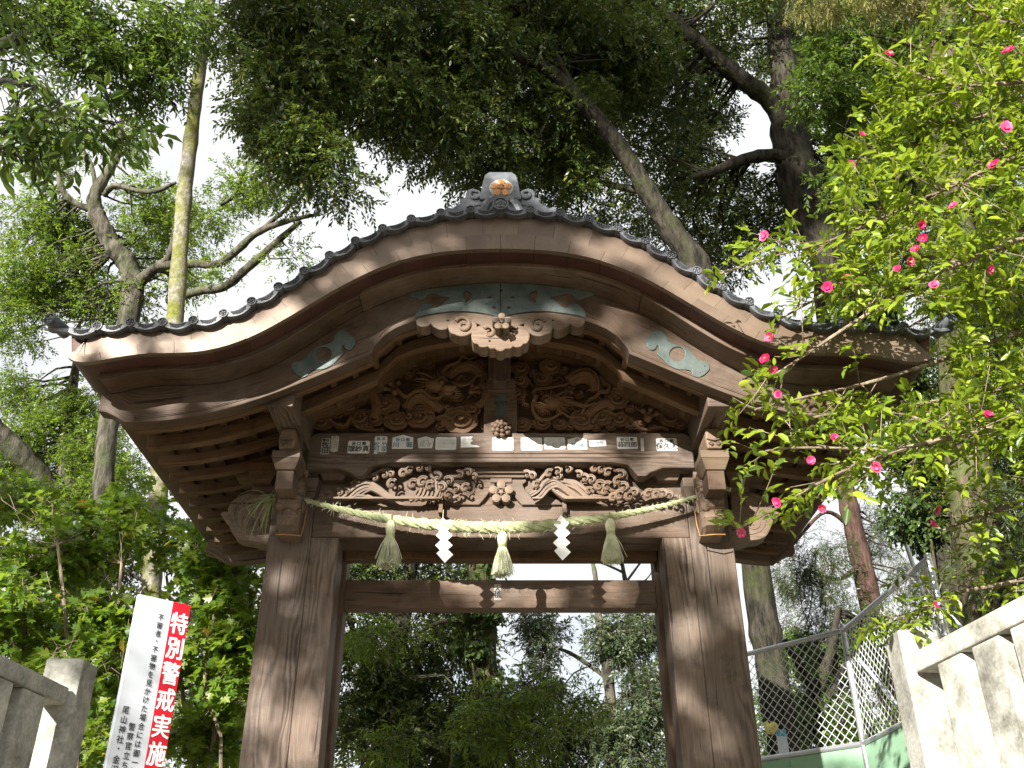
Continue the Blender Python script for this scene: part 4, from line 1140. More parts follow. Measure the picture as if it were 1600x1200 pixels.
# ---- wave frieze above the lintel
YW = -.02
link('frieze_panel', MB().box(-1.17, 1.17, YW + .03, YW + .08, zl1 + .001, zk0 + .05, 'x').mesh('frieze_panel', M['wood']), gate)
def W(px, py, lift): return P(px, py, YW - lift)
def wave(mb, pts, n=5, r=2.3, step=(1.2, 3.4), lift=.05):
    for k in range(n):
        q = catmull([W(x + k * step[0], y + k * step[1] * (1 - .3 * k / n), lift + .018 * (k % 2)) for x, y in pts], 6)
        q = [Vector((p.x, p.y, max(p.z, zl1 + .004))) for p in q]
        m_ = len(q)
        mb.tube(q, [r / 245 * (.65 + .8 * math.sin(math.pi * i / (m_ - 1))) for i in range(m_)], 5, smooth=False)
def curl(mb, x, y, r, hand=1, a0=2.4, lift=.06, n=2, turns=.95):
    for k in range(n):
        R0 = r * (1 - .3 * k)
        q = [W(x + hand * R0 * (1 - .75 * t) * math.cos(a0 - t * turns * 6.283), y - R0 * (1 - .75 * t) * math.sin(a0 - t * turns * 6.283), lift + .02 * t + .012 * k) for t in np.linspace(0, 1, 18)]
        mb.tube(q, [(.8 + r * .11) / 245 * (1 - .25 * t / 18) for t in range(18)], 5, smooth=False)
    mb.ball(W(x, y, lift + .03), r * .2 / 245, 8, 5)
wv = MB()
wave(wv, [(497, 783), (520, 780), (540, 770), (556, 757), (572, 752), (590, 760), (612, 776), (640, 784), (664, 783), (680, 772), (686, 756)], 6)
wave(wv, [(560, 766), (578, 758), (596, 768), (618, 782), (650, 787), (672, 784)], 4, 2.0)
wave(wv, [(530, 784), (550, 774), (566, 772), (588, 780), (606, 787)], 4, 1.8, (1.5, 3))
for k in range(5):
    ribbon_pts = [(640 + k * 8, 783 - k), (652 + k * 7, 776), (658 + k * 6, 764), (656 + k * 6, 752 - k)]
    q = catmull([W(x, y, .06) for x, y in ribbon_pts], 6); wv.tube(q, [.014 - .007 * i / len(q) for i in range(len(q))], 5, smooth=False)
for a in ((503, 778, 6, 1), (515, 774, 7.5, 1), (531, 770, 8, 1), (543, 768, 7, 1), (586, 747, 8, 1), (601, 742, 9, 1), (611, 741, 7, 1), (612, 757, 10, -1), (630, 740, 9, -1), (640, 735, 10, -1), (655, 731, 10, 1), (668, 731, 8, 1), (645, 757, 10, -1), (660, 754, 11, -1), (671, 760, 10, -1), (684, 745, 9, 1), (690, 762, 11, 1), (702, 752, 9, 1), (713, 764, 8, 1), (727, 763, 9, -1), (719, 742, 8, 1), (732, 738, 8, 1), (741, 745, 7, 1), (700, 772, 9, -1), (560, 752, 6, -1)):
    curl(wv, *a)
for pts in ([(548, 757), (560, 748), (575, 745), (590, 738), (600, 732), (612, 735)], [(630, 744), (645, 732), (660, 725), (672, 728)], [(672, 735), (676, 746), (690, 750), (700, 745), (716, 744), (725, 735), (742, 735)], [(676, 785), (690, 775), (702, 780), (716, 775)]):
    q = catmull([W(x, y, .045) for x, y in pts], 6); wv.tube(q, [.012] * len(q), 7)
link('wave_carving', wv.mesh('wave_carving', M['carving_pale']), gate, None, 0, 'carved waves on the left of the plum crest')
wv = MB()
wave(wv, [(828, 772), (840, 765), (852, 752), (866, 748), (884, 760), (905, 776), (930, 784), (955, 784), (975, 778)], 6, 2.6)
wave(wv, [(860, 752), (880, 750), (898, 757), (915, 772), (935, 780), (955, 778)], 5, 2.4)
wave(wv, [(880, 750), (897, 752), (912, 762), (924, 773), (940, 775)], 3, 2.2)
wave(wv, [(858, 758), (876, 772), (900, 786), (930, 788)], 3, 2.6)
for a in ((824, 742, 8, 1), (832, 744, 8, 1), (838, 757, 8, -1), (858, 740, 8, -1), (872, 736, 9, 1), (888, 734, 9, 1), (873, 745, 8, 1), (905, 742, 8, 1), (914, 748, 9, 1), (924, 750, 9, 1), (930, 732, 10, -1), (940, 734, 10, -1), (950, 738, 10, -1), (970, 742, 10, 1), (965, 752, 9, -1), (975, 762, 10, 1), (936, 760, 11, -1), (948, 761, 10, -1), (945, 768, 9, -1), (968, 775, 11, -1), (984, 776, 11, -1), (992, 770, 9, 1), (1013, 772, 9, -1), (1025, 774, 9, -1), (1037, 772, 9, 1), (1047, 775, 8, 1), (1056, 779, 6, 1), (958, 778, 9, -1), (920, 768, 8, -1)):
    curl(wv, *a)
for pts in ([(838, 760), (846, 748), (855, 738), (868, 728), (880, 726), (892, 732)], [(925, 738), (935, 726), (950, 726), (962, 735), (975, 736), (978, 748), (968, 756), (985, 764), (995, 764)], [(985, 784), (1000, 774), (1012, 768), (1030, 766), (1045, 769), (1058, 779)]):
    q = catmull([W(x, y, .045) for x, y in pts], 6); wv.tube(q, [.013] * len(q), 7)
link('wave_carving', wv.mesh('wave_carving', M['carving_pale']), gate, None, 0, 'carved waves on the right of the plum crest')
# frog-leg strut with plum crest between the waves
fr = [(686, 787.5), (693, 782), (702, 778), (712, 771), (719, 770), (725, 777), (733, 778), (739, 772), (746, 763), (748, 756), (743, 752), (746, 745), (757, 744), (765, 750), (772, 755), (770, 760), (765, 766), (758, 776), (748, 787.5)]
frog = link('frog_leg_strut', None, gate, Matrix.Identity(4))
for f in (smooth2(fr, 3), mir(smooth2(fr, 3))):
    link('strut_leg', plate([pl(f, -.02)], -.02, .07, .005, M['wood'], 'strut_leg'), frog)
cbox(728, 836, 726.5, 739, -.06, .13, 'strut_cap', 'wood', frog, 'x')
cbox(745, 820, 739.5, 746, -.04, .1, 'strut_cap', 'wood', frog, 'x')
cbox(766, 800, 746, 754, -.03, .08, 'strut_neck', 'wood', frog, 'x')
c = P(783, 771, -.03)
mb = MB(); plum(mb, .083, -.05, h=.012, x=c.x, z=c.z)
for k in range(5):
    a = math.pi / 2 + k * 2 * math.pi / 5
    mb.cyl_y((c.x + math.cos(a) * .0515, c.z + math.sin(a) * .0515), .027, -.05, .03, 14)
link('plum_crest', mb.mesh('plum_crest', M['wood_pale']), frog)
for x in (689, 882):
    p = P(x, 800, -.02)
    hk = MB().box(p.x - .013, p.x + .013, -.05, .0, p.z - .02, p.z + .07, 'z').box(p.x - .013, p.x + .013, -.085, -.051, p.z - .03, p.z + .0, 'z')
    link('rope_hook', hk.mesh('rope_hook', M['wood']), lintel, None, .003)
# ================================================================== STRAW ROPE, TASSELS, PAPER STREAMERS
YR = -.11
rp_px = [(472, 780), (505, 789), (545, 799), (590, 808), (640, 816), (690, 821), (740, 824), (785, 824.5), (830, 823), (880, 817), (930, 811), (980, 803), (1035, 791), (1092, 775)]
core = catmull([P(x, y, YR - .03 * math.sin(math.pi * (x - 472) / 620)) for x, y in rp_px], 14)
rope = thing('straw_rope', 'thick twisted green straw rope strung across the front of the gate', 'rope', tuple(core[len(core) // 2]))
nC = len(core)
def rope_r(t): return .011 + .022 * math.sin(math.pi * t) ** 1.3
ph = 0
ang = []
for i in range(nC):
    if i: ph += (core[i] - core[i-1]).length / (rope_r(i / (nC - 1)) * 5.2) * 6.283 / 1.55
    ang.append(ph)
for k in range(3):
    mb = MB()
    fine = []; rad = []
    for i in range(nC - 1):
        for q in range(3):
            u = q / 3; t = (i + u) / (nC - 1); r = rope_r(t)
            c = core[i].lerp(core[i+1], u); a = ang[i] + (ang[i+1] - ang[i]) * u + k * 2.094
            tg = (core[i+1] - core[i]).normalized(); n1 = Vector((0, 1, 0)); n2 = tg.cross(n1).normalized()
            fine.append(c + (n1 * math.cos(a) + n2 * math.sin(a)) * r * .56); rad.append(r * .62 * (1 + .05 * math.sin(i * 3.1 + q)))
    mb.tube(fine, rad, 8)
    link('strand', mb.mesh('strand', M['straw']), rope)
fz = MB()
for _ in range(420):
    i = random.randrange(4, nC - 4); t = i / (nC - 1); r = rope_r(t)
    a = random.uniform(0, 6.283); tg = (core[i+1] - core[i]).normalized(); n2 = tg.cross(Vector((0, 1, 0)))
    o = (Vector((0, 1, 0)) * math.cos(a) + n2 * math.sin(a))
    p = core[i] + o * r * 1.02
    d = (tg * random.uniform(-1, 1) + o * random.uniform(.25, .9)).normalized()
    L = random.uniform(.01, .045)
    fz.tube([p, p + d * L * .5, p + d * L + Vector((0, 0, -.006))], [.0011, .0009, .0005], 3)
o = link('loose_fibres', fz.mesh('loose_fibres', M['straw_pale']), rope); o['kind'] = 'stuff'
sp = MB()
for _ in range(26):
    p0 = P(472, 781, YR + .02); a = random.uniform(0, 1)
    tgt = P(random.uniform(375, 425), random.uniform(768, 835), random.uniform(-.3, -.12))
    mid_ = p0.lerp(tgt, .45) + Vector((0, -.08, random.uniform(.0, .05)))
    mid2 = p0.lerp(tgt, .8) + Vector((0, -.06, random.uniform(.0, .035)))
    st_ = P(432, random.uniform(772, 788), -.19)
    q = catmull([st_, st_.lerp(tgt, .5) + Vector((0, -.03, random.uniform(.01, .05))), tgt, tgt + Vector((random.uniform(-.02, .03), 0, random.uniform(-.09, -.01)))], 4)
    sp.tube(q, [.0022 * (1 - .6 * i / len(q)) for i in range(len(q))], 3)
o = link('frayed_end', sp.mesh('frayed_end', M['straw_green']), rope); o['kind'] = 'stuff'
link('rope_stub', MB().tube([P(1133, 763, -.13), P(1141, 765, -.15)], [.016, .012], 8).mesh('rope_stub', M['straw']), rope)

def tassel(px, ytop, ybot, halfw, seed, label):
    random.seed(seed)
    yd = YR - .045
    top = P(px, ytop, yd); bot = P(px, ybot, yd)
    H = top.z - bot.z; k = ppm(px, (ytop + ybot) / 2, yd)
    t = thing('straw_tassel', label, 'tassel', tuple(bot), 'straw tassels hanging from the rope')
    hd = MB()
    for j in range(16):
        a = 2 * math.pi * j / 16
        r1 = .024
        q = [top + Vector((math.cos(a) * .008, math.sin(a) * .008, 0)), top + Vector((math.cos(a) * r1, math.sin(a) * r1, -H * .1)), top + Vector((math.cos(a) * r1 * 1.0, math.sin(a) * r1, -H * .2)), top + Vector((math.cos(a) * r1 * .72, math.sin(a) * r1 * .72, -H * .34))]
        hd.tube(catmull(q, 3), .0062, 5)
    hd.ball(top + Vector((0, 0, -H * .16)), (.022, .022, H * .17), 8, 6)
    link('head', hd.mesh('head', M['straw_pale']), t)
    bd = MB()
    for j in range(3):
        z = -H * (.31 + .022 * j)
        bd.tube([top + Vector((math.cos(a) * .0245, math.sin(a) * .0245, z)) for a in np.linspace(0, 6.283, 15)], .0035, 5)
    link('binding', bd.mesh('binding', M['straw']), t)
    sk = MB()
    w = halfw * .8 / k
    for j in range(360):
        rr = math.sqrt(random.random()); a = random.uniform(0, 6.283)
        s0 = top + Vector((math.cos(a) * .02 * rr, math.sin(a) * .02 * rr, -H * .33))
        out = rr * w * random.uniform(.85, 1.12)
        L = H * random.uniform(.6, .69)
        if random.random() < .05: out *= 1.5; L *= .85
        e = s0 + Vector((math.cos(a) * out, math.sin(a) * out, -L))
        m1 = s0.lerp(e, .45) + Vector((math.cos(a), math.sin(a), 0)) * out * .09
        sk.tube([s0, m1, e], [.0021, .0022, .0013], 3)
    o = link('skirt', sk.mesh('skirt', M['straw_pale']), t); o['kind'] = 'stuff'
    # the loop over the rope
    link('tie', MB().tube([top + Vector((0, -.012, -.004)), top + Vector((0, -.02, .03)), top + Vector((0, .02, .05))], .004, 5).mesh('tie', M['straw']), t)
tassel(611, 814, 885, 18, 3, 'straw tassel hanging from the left part of the rope')
tassel(785, 831, 898, 15, 4, 'straw tassel hanging from the middle of the rope')
tassel(953, 811, 879, 16, 5, 'straw tassel hanging from the right part of the rope')
random.seed(21)

def streamer(px, py, label, flip=1):
    Y = YR - .055
    k = ppm(px, py, Y)
    # four folded squares stepping down in a zigzag; each hangs from the corner of the one above
    t = None
    t = thing('paper_streamer', label, 'paper streamer', tuple(P(px, py + 70, Y)), 'zigzag paper streamers on the rope')
    cx, cy = px, py
    # outline corners of each lozenge in photo pixels, relative
    zz = [[(2, 0), (15, 12), (2, 27), (-11, 14)], [(2, 27), (15, 12), (17, 27), (4, 42)], [(4, 42), (-11, 28), (2, 27.4), (17, 27)], [(-11, 28), (4, 42), (17, 47), (2, 58)], [(2, 58), (17, 47), (16, 60), (4, 72)], [(4, 72), (-8, 60), (2, 58), (16, 60)]]
    zz = [[(2, 0), (15, 12), (4, 27), (-9, 15)], [(-9, 28), (4, 16), (17, 28), (4, 40)], [(4, 30), (17, 43), (3, 56), (-10, 43)], [(-8, 56), (4, 45), (18, 58), (5, 71)]]
    for i, q in enumerate(zz):
        pts = [(P(cx + a * flip, cy + b, Y - .004 * (i % 2)).x, P(cx + a * flip, cy + b, Y).z) for a, b in q]
        m = MB().prism(pts, Y - .004 * (i % 2) - .0008, Y - .004 * (i % 2) + .0008).mesh('fold', M['white_paper'])
        link('fold', m, t, Matrix.Identity(4))
    p = P(px + 2 * flip, py, Y)
    link('thread', MB().tube([p + Vector((0, 0, -.02)), p + Vector((0, .02, .06))], .0022, 4).mesh('thread', M['straw_pale']), t)
streamer(690, 809, 'white zigzag paper streamer between the left and middle tassels')
streamer(874, 805, 'white zigzag paper streamer between the middle and right tassels')

# ================================================================== WARNING SIGN
s1 = P(218, 928, -1.97); s2 = None
D1 = 3.6
b1 = (600 - 928) / FPX; b2 = (600 - 946) / FPX
t1 = D1 / (CT - b1 * ST); zt = EYE + (ST + b1 * CT) * t1; X1 = (218 - CX) / FPX * t1
t2 = (zt - EYE) / (ST + b2 * CT); X2 = (298 - CX) / FPX * t2; D2 = t2 * (CT - b2 * ST)
A = Vector((X1, D1 - DIST, zt)); B = Vector((X2, D2 - DIST, zt))
ux = (B - A); SW = ux.length; ux.normalize(); uz = Vector((0, 0, 1)); un = uz.cross(ux)   # un points backwards/away
SH = 1.7
sgn = thing('warning_sign', 'tall white notice board with a red strip and vertical writing', 'sign', ((A.x + B.x) / 2, (A.y + B.y) / 2, .0))
frame = Matrix((( ux.x, un.x, uz.x, A.x), (ux.y, un.y, uz.y, A.y), (ux.z, un.z, uz.z, A.z), (0, 0, 0, 1)))
mbd = MB().box(0, SW, .0, .022, -SH, 0, 'z')
link('board', mbd.mesh('board', M['sign_white']), sgn, frame, .0015)
RX = SW * .655
link('red_strip', MB().box(RX, SW - .0005, -.0012, -.0002, -SH, -.0005).mesh('red_strip', M['red']), sgn, frame)
def vert_text(chars, x, ztop, size, pitch, mat, w, name, y=-.0022, stretch=1.0, bold=1.0):
    mb = MB()
    for i, ch in enumerate(chars):
        v, f = letters(ch, size, 0)
        if not v: continue
        if ch != '・':
            my = (max(b for a, b in v) + min(b for a, b in v)) / 2; mx_ = (max(a for a, b in v) + min(a for a, b in v)) / 2
            v = [(a - mx_, b - my) for a, b in v]
        for q_, (ox, oz) in enumerate([(0, 0)] + ([(-w, 0), (w, 0), (0, w * .6), (0, -w * .6)] if w else [])):
            mb.add([(x + a * bold + ox, y - q_ * .00006, ztop - i * pitch - pitch / 2 + b * stretch + oz) for a, b in v], f, [[(0, 0)] * len(q) for q in f])
    o = link(name, mb.mesh(name, mat), sgn, frame); o['kind'] = 'stuff'
    return o
kz = .00255   # metres per photo pixel along the sign
vert_text('特別警戒実施中', RX + (SW - RX) / 2 + .001, -.032, .083, .097, M['white_paper'], .0022, 'red_strip_writing', stretch=1.08, bold=.88)
vert_text('不審者・不審物を見かけた場合には御一報下さい', SW * .47, -.057, .025, .0312, M['ink'], .0005, 'main_writing', stretch=1.12)
vert_text('警察官立ち寄り', SW * .31, -.468, .026, .033, M['ink'], .0005, 'second_writing', stretch=1.12)
vert_text('尾山神社・金沢', SW * .15, -.413, .027, .034, M['ink'], .0005, 'shrine_writing', stretch=1.12)
link('post', MB().box(SW / 2 - .03, SW / 2 + .03, .0225, .08, -zt, -.2, 'z').mesh('post', M['wood']), sgn, frame, .004)

# ================================================================== STONE FENCES
def stone_fence(s, label):
    f = thing('stone_fence', label, 'fence', (s * 2.25, -1.6, 0), 'granite fences beside the steps')
    if s < 0: xL, xR, yp, zp, zr1, zr0 = P(60, 1080, -.62).x, P(121, 1080, -.62).x, -.62, P(90, 1028, -.62).z, P(100, 1076, -.62).z, P(100, 1103, -.62).z
    else: xL, xR, yp, zp, zr1, zr0 = P(1419, 1060, -.72).x, P(1483, 1060, -.72).x, -.72, P(1450, 983, -.72).z, P(1450, 1022, -.72).z, P(1450, 1053, -.72).z
    cx = (xL + xR) / 2; w = xR - xL
    def st(x0, x1, y0, y1, z0, z1, nm, bev=.008):
        piv = Vector((cx, yp, 0))
        mw = Matrix.Identity(4) if nm == 'end_post' else Matrix.Translation(piv) @ Matrix.Rotation(R(7.0 if s > 0 else -4.4), 4, 'Z') @ Matrix.Translation(-piv)
        link(nm, MB().box(x0, x1, y0, y1, z0, z1, 'z').mesh(nm, M['granite']), f, mw, bev)
    st(xL, xR, yp, yp + w * 1.0, ground_z(yp) - .1, zp, 'end_post', .012)
    base_top = zr0 - (.62 if s > 0 else .75)
    st(cx - w * .34, cx + w * .34, -4.2, yp - .015, zr0, zr1, 'top_rail', .01)
    st(cx - w * .55, cx + w * .55, -4.2, yp - .02, .0, base_top, 'base_course', .012)
    n = 11; pitch = .3
    for k in range(n):
        y = yp - .2 - k * pitch
        st(cx - w * .31, cx + w * .31, y - .215, y, base_top + .001, zr0 - .001, 'baluster', .012)
stone_fence(-1, 'grey granite fence left of the steps, beside the white and red sign')
stone_fence(1, 'sunlit granite fence right of the steps, below the camellia')

# ================================================================== CHAIN LINK FENCE WITH GREEN PANELS
cl = thing('chain_link_fence', 'steel pipe fence of chain link above green panels behind the gate', 'fence', (2.5, 1.5, FLOOR))
p0 = Vector((1.75, 2.45, 0)); p1 = Vector((2.555, 1.5, 0)); p2 = Vector((2.59, -.05, 0))
zt_, zb_ = 3.6, 2.8
def pipe(a, b, r, nm='pipe', m='steel'):
    link(nm, MB().tube([a, b], r, 12).mesh(nm, M[m]), cl)
def up(p, z): return Vector((p.x, p.y, z))
pipe(up(p1, FLOOR), up(p1, zt_ + .03), .024, 'corner_post')
pipe(up(p0, FLOOR), up(p0, zt_ + .03), .021, 'end_post')
pipe(up(p2, FLOOR), up(p2, zt_ + .03), .021, 'end_post')
link('post_cap', MB().ball(up(p1, zt_ + .03), .027, 12, 8).mesh('post_cap', M['steel']), cl)
for a, b in ((p0, p1), (p1, p2)):
    pipe(up(a, zt_), up(b, zt_), .019, 'top_rail'); pipe(up(a, zb_), up(b, zb_), .019, 'bottom_rail')
    d = (b - a); L = d.length; d.normalize(); nrm = Vector((-d.y, d.x, 0))
    mb = MB(); sp_ = .07; H = zt_ - zb_
    n = int(L / sp_)
    for k in range(-int(H / sp_) - 1, n + 1):
        for dirn in (1, -1):
            # one wire as a straight diagonal, clipped to the frame
            pts = []
            m_ = 14
            for q in range(m_ + 1):
                zz = H * q / m_; ss = (k * sp_ + zz) if dirn > 0 else (k * sp_ + H - zz + (H % sp_))
                if 0 <= ss <= L: pts.append(a + d * ss + Vector((0, 0, zb_ + zz)) + nrm * (.004 * dirn * math.sin(q * 3.1416)))
            if len(pts) >= 2: mb.tube([pts[0], pts[-1]], .0028, 4)
    o = link('wire_mesh', mb.mesh('wire_mesh', M['wire']), cl); o['kind'] = 'stuff'
    for (u0, u1) in ((0.01, .5), (.505, .99)):
        q0, q1 = a + d * L * u0, a + d * L * u1
        pm = MB()
        t_ = nrm * .006
        vs = [up(q0 - t_, FLOOR + .1), up(q1 - t_, FLOOR + .1), up(q1 + t_, FLOOR + .1), up(q0 + t_, FLOOR + .1), up(q0 - t_, zb_ - .022), up(q1 - t_, zb_ - .022), up(q1 + t_, zb_ - .022), up(q0 + t_, zb_ - .022)]
        pm.add(vs, [(3, 2, 1, 0), (4, 5, 6, 7), (0, 1, 5, 4), (1, 2, 6, 5), (2, 3, 7, 6), (3, 0, 4, 7)], [[(0, 0)] * 4] * 6)
        link('green_panel', pm.mesh('green_panel', M['green_panel']), cl)
# printed little fir trees on the side panel (faces the steps, -x)
for yy, z0, hh in ((.95, 2.36, .2), (.45, 2.4, .24), (-.02, 2.42, .22)):
    fir = MB()
    x = 2.57 - .012
    fir.add([(x, yy - hh * .3, z0), (x, yy + hh * .3, z0), (x, yy + hh * .18, z0 + hh * .5), (x, yy, z0 + hh), (x, yy - hh * .18, z0 + hh * .5)], [(4, 3, 2, 1, 0)], [[(0, 0)] * 5])
    link('fir_print', fir.mesh('fir_print', M['motif']), cl)
link('brown_print', MB().box(2.556, 2.5575, -.04, 1.3, 2.12, 2.34).mesh('brown_print', M['bark_red']), cl)
pipe(P(1342, 1030, 1.2), P(1415, 1116, .9), .012, 'brace_pole', 'sign_white')
lk = P(1333, 1024, 1.48)
link('wire_tie', MB().tube([lk + Vector((-.05, 0, 0)), lk, lk + Vector((.09, -.02, .01))], .009, 6).mesh('wire_tie', M['twig']), cl)
for a, b, nm in ((P(1443, 930, .6), P(1462, 985, .6), 'leaning steel prop seen over the right stone post'), (P(1472, 948, .8), P(1512, 992, .8), 'leaning white prop pole left of the cedar trunk')):
    d = (b - a).normalized(); t_ = (b.z - FLOOR) / -d.z if d.z < 0 else 1
    g = b + d * t_
    o = link('prop_pole', MB().tube([a - d * .35, g], .015, 10).mesh('prop_pole', M['steel'] if 'steel' in nm else M['sign_white'])); tag(o, nm, 'pole')

# ================================================================== NOTICE AND RIBBON ON THE DARK TRUNK
nY = 3.93
a, b = P(1212, 1140, nY), P(1236, 1196, nY)
nt_ = thing('trunk_notice', 'small white notice with blue heading tied to the dark trunk', 'notice', (a.x, nY, b.z))
link('plate', MB().box(a.x, b.x, nY, nY + .008, b.z - .12, a.z).mesh('plate', M['sign_white']), nt_)
link('blue_heading', MB().box(a.x + .002, b.x - .002, nY - .002, nY - .0005, a.z - .06, a.z - .004).mesh('blue_heading', M['blue_print']), nt_)
rb = MB()
q = [P(1196, 1128, nY - .02), P(1203, 1135, nY - .04), P(1208, 1130, nY - .05), P(1214, 1134, nY - .03), P(1210, 1142, nY - .04), P(1200, 1144, nY - .02), P(1196, 1128, nY - .02)]
rb.tube(catmull(q, 4), .022, 6, flat=.35)
rb.ball(P(1205, 1136, nY - .04), (.035, .02, .03), 8, 5)
o = link('yellow_ribbon', rb.mesh('yellow_ribbon', M['yellow_cloth'])); tag(o, 'crumpled yellow ribbon tied round the dark trunk above the notice', 'ribbon')
# ================================================================== TREES
def unit(a):
    return a / np.maximum(np.linalg.norm(a, axis=1, keepdims=True), 1e-9)
def leaf_mesh(name, c, d, nrm, ln, wd, mat, fold=.12):
    """one folded blade (two triangles) per leaf: base c, direction d, face normal nrm"""
    n = len(c)
    d = unit(d); nrm = unit(nrm - d * np.sum(nrm * d, axis=1, keepdims=True)); sd = np.cross(d, nrm)
    ln = ln[:, None]; wd = wd[:, None]
    v = np.empty((n, 4, 3), dtype=np.float32)
    v[:, 0] = c; v[:, 2] = c + d * ln - nrm * ln * .08
    v[:, 1] = c + d * ln * .45 + sd * wd * .5 + nrm * wd * fold
    v[:, 3] = c + d * ln * .45 - sd * wd * .5 + nrm * wd * fold
    me = bpy.data.meshes.new(name)
    me.vertices.add(n * 4); me.vertices.foreach_set('co', v.ravel())
    me.loops.add(n * 4); me.loops.foreach_set('vertex_index', np.arange(n * 4, dtype=np.int32))
    me.polygons.add(n); me.polygons.foreach_set('loop_start', np.arange(0, n * 4, 4, dtype=np.int32))
    lay = me.uv_layers.new(name='UVMap')
    u = np.repeat(rng.random(n).astype(np.float32), 4)
    lay.data.foreach_set('uv', np.stack([u, np.tile(np.array([0, .5, 1, .5], dtype=np.float32), n)], axis=1).ravel())
    me.materials.append(mat)
    me.update(calc_edges=True)
    return me
def twigs(centers, out, nl, tl, ln, wd, droop=.25, spread=.9, jitter=.25, up=.75):
    """leaves alternating along short twigs. centers (K,3), out (K,3) outward direction; returns arrays for leaf_mesh"""
    K = len(centers)
    d = unit(unit(out) * .7 + rng.normal(0, .55, (K, 3)) + np.array([0, 0, -droop]))
    up_ = np.array([0, 0, 1.0]) + rng.normal(0, .35, (K, 3))
    sd = unit(np.cross(d, up_)); nr = np.cross(sd, d)
    t = (np.arange(nl) + .3) / nl
    sg = np.where(np.arange(nl) % 2 == 0, 1.0, -1.0)
    c = centers[:, None, :] + d[:, None, :] * (t * tl)[None, :, None] - np.array([0, 0, 1.0]) * (t ** 2 * tl * .25)[None, :, None]
    ld = d[:, None, :] * .65 + sd[:, None, :] * (sg * spread * (1 - .45 * t))[None, :, None] + rng.normal(0, jitter, (K, nl, 3)) + np.array([0, 0, -droop * .6])
    nn = nr[:, None, :] * up + rng.normal(0, .45, (K, nl, 3)) + np.array([0, 0, .3])
    k = rng.uniform(.65, 1.15, (K, nl))
    return c.reshape(-1, 3), ld.reshape(-1, 3), nn.reshape(-1, 3), (ln * k).ravel(), (wd * k).ravel(), d
def ell(px, py, Y, rx, ry, rd):
    """a crown lobe from where it is seen: centre and radii (m)"""
    c = P(px, py, Y); k = ppm(px, py, Y)
    return (np.array(c), np.array([rx / k, rd, ry / k * 1.0]))
def lobes_to_twigs(lobes, clumps, per, size, shell=.55):
    cs = []; outs = []; cc = []
    vol = [max(.02, r[0] * r[2]) for _, r in lobes]
    tot = sum(vol)
    for (c, r), v in zip(lobes, vol):
        m = max(2, int(round(clumps * v / tot)))
        u = unit(rng.normal(0, 1, (m, 3))) * (shell + (1 - shell) * rng.random((m, 1))) * rng.random((m, 1)) ** .25
        q = c + u * r
        cc.append(q)
        for p, uu in zip(q, u):
            s = size * rng.uniform(.6, 1.3)
            w = unit(rng.normal(0, 1, (per, 3)))
            rad = s * rng.random((per, 1)) ** .45
            w2 = w * rad * np.array([1.15, 1.15, .75])
            cs.append(p + w2); outs.append(w * .8 + uu * .5)
    return np.concatenate(cs), np.concatenate(outs), np.concatenate(cc)
def twig_sticks(mb, base, d, tl, r=.0035, every=3):
    for i in range(0, len(base), every):
        a = Vector(base[i]); dd = Vector(d[i])
        mb.tube([a - dd * tl * .9, a, a + dd * tl * .8 - Vector((0, 0, tl * .15))], [r * 1.4, r, r * .5], 3)
def limb_to(mb, a, b, r0, r1, wig=.12, n=7):
    a, b = Vector(a), Vector(b)
    L = (b - a).length
    pts = []
    o1, o2 = Vector(rng.normal(0, wig, 3)) * L * .5, Vector(rng.normal(0, wig, 3)) * L * .5
    pts = catmull([a, a.lerp(b, .33) + o1 + Vector((0, 0, -.03 * L)), a.lerp(b, .68) + o2, b], max(2, n // 3))
    mb.tube(pts, [r0 + (r1 - r0) * i / (len(pts) - 1) for i in range(len(pts))], 5)
def spine(pxs, n=6):
    """limb through points (px, py, Y, radius px)"""
    q = [P(x, y, Y) for x, y, Y, r in pxs]; rr = [r / ppm(x, y, Y) for x, y, Y, r in pxs]
    c = catmull(q, n)
    rad = list(np.interp(np.linspace(0, len(rr) - 1, len(c)), range(len(rr)), rr))
    return c, [max(.006, r * (1 + .06 * math.sin(i * 2.3) + .05 * math.sin(i * 5.1))) for i, r in enumerate(rad)]
def to_ground(c, rad, flare=1.25, shift=(0, 0)):
    """extend a limb from its first point down to the ground"""
    a = c[0]; g = ground_z(a.y) - .15
    n = max(3, int((a.z - g) / .7))
    d = (c[0] - c[min(4, len(c) - 1)]); k = d / max(.2, -d.z) if d.z < -.05 else Vector((0, 0, -1))
    k = Vector((max(-.25, min(.25, k.x)), max(-.2, min(.2, k.y)), 0))
    pts = []; rr = []
    for i in range(n, 0, -1):
        h = (a.z - g) * i / n
        pts.append(Vector((a.x + k.x * h * .6 + shift[0] * i / n, a.y + k.y * h * .6 + shift[1] * i / n, a.z - h))); rr.append(rad[0] * (1 + (flare - 1) * (i / n) ** 2 + .1 * i / n))
    return pts + c, rr + rad
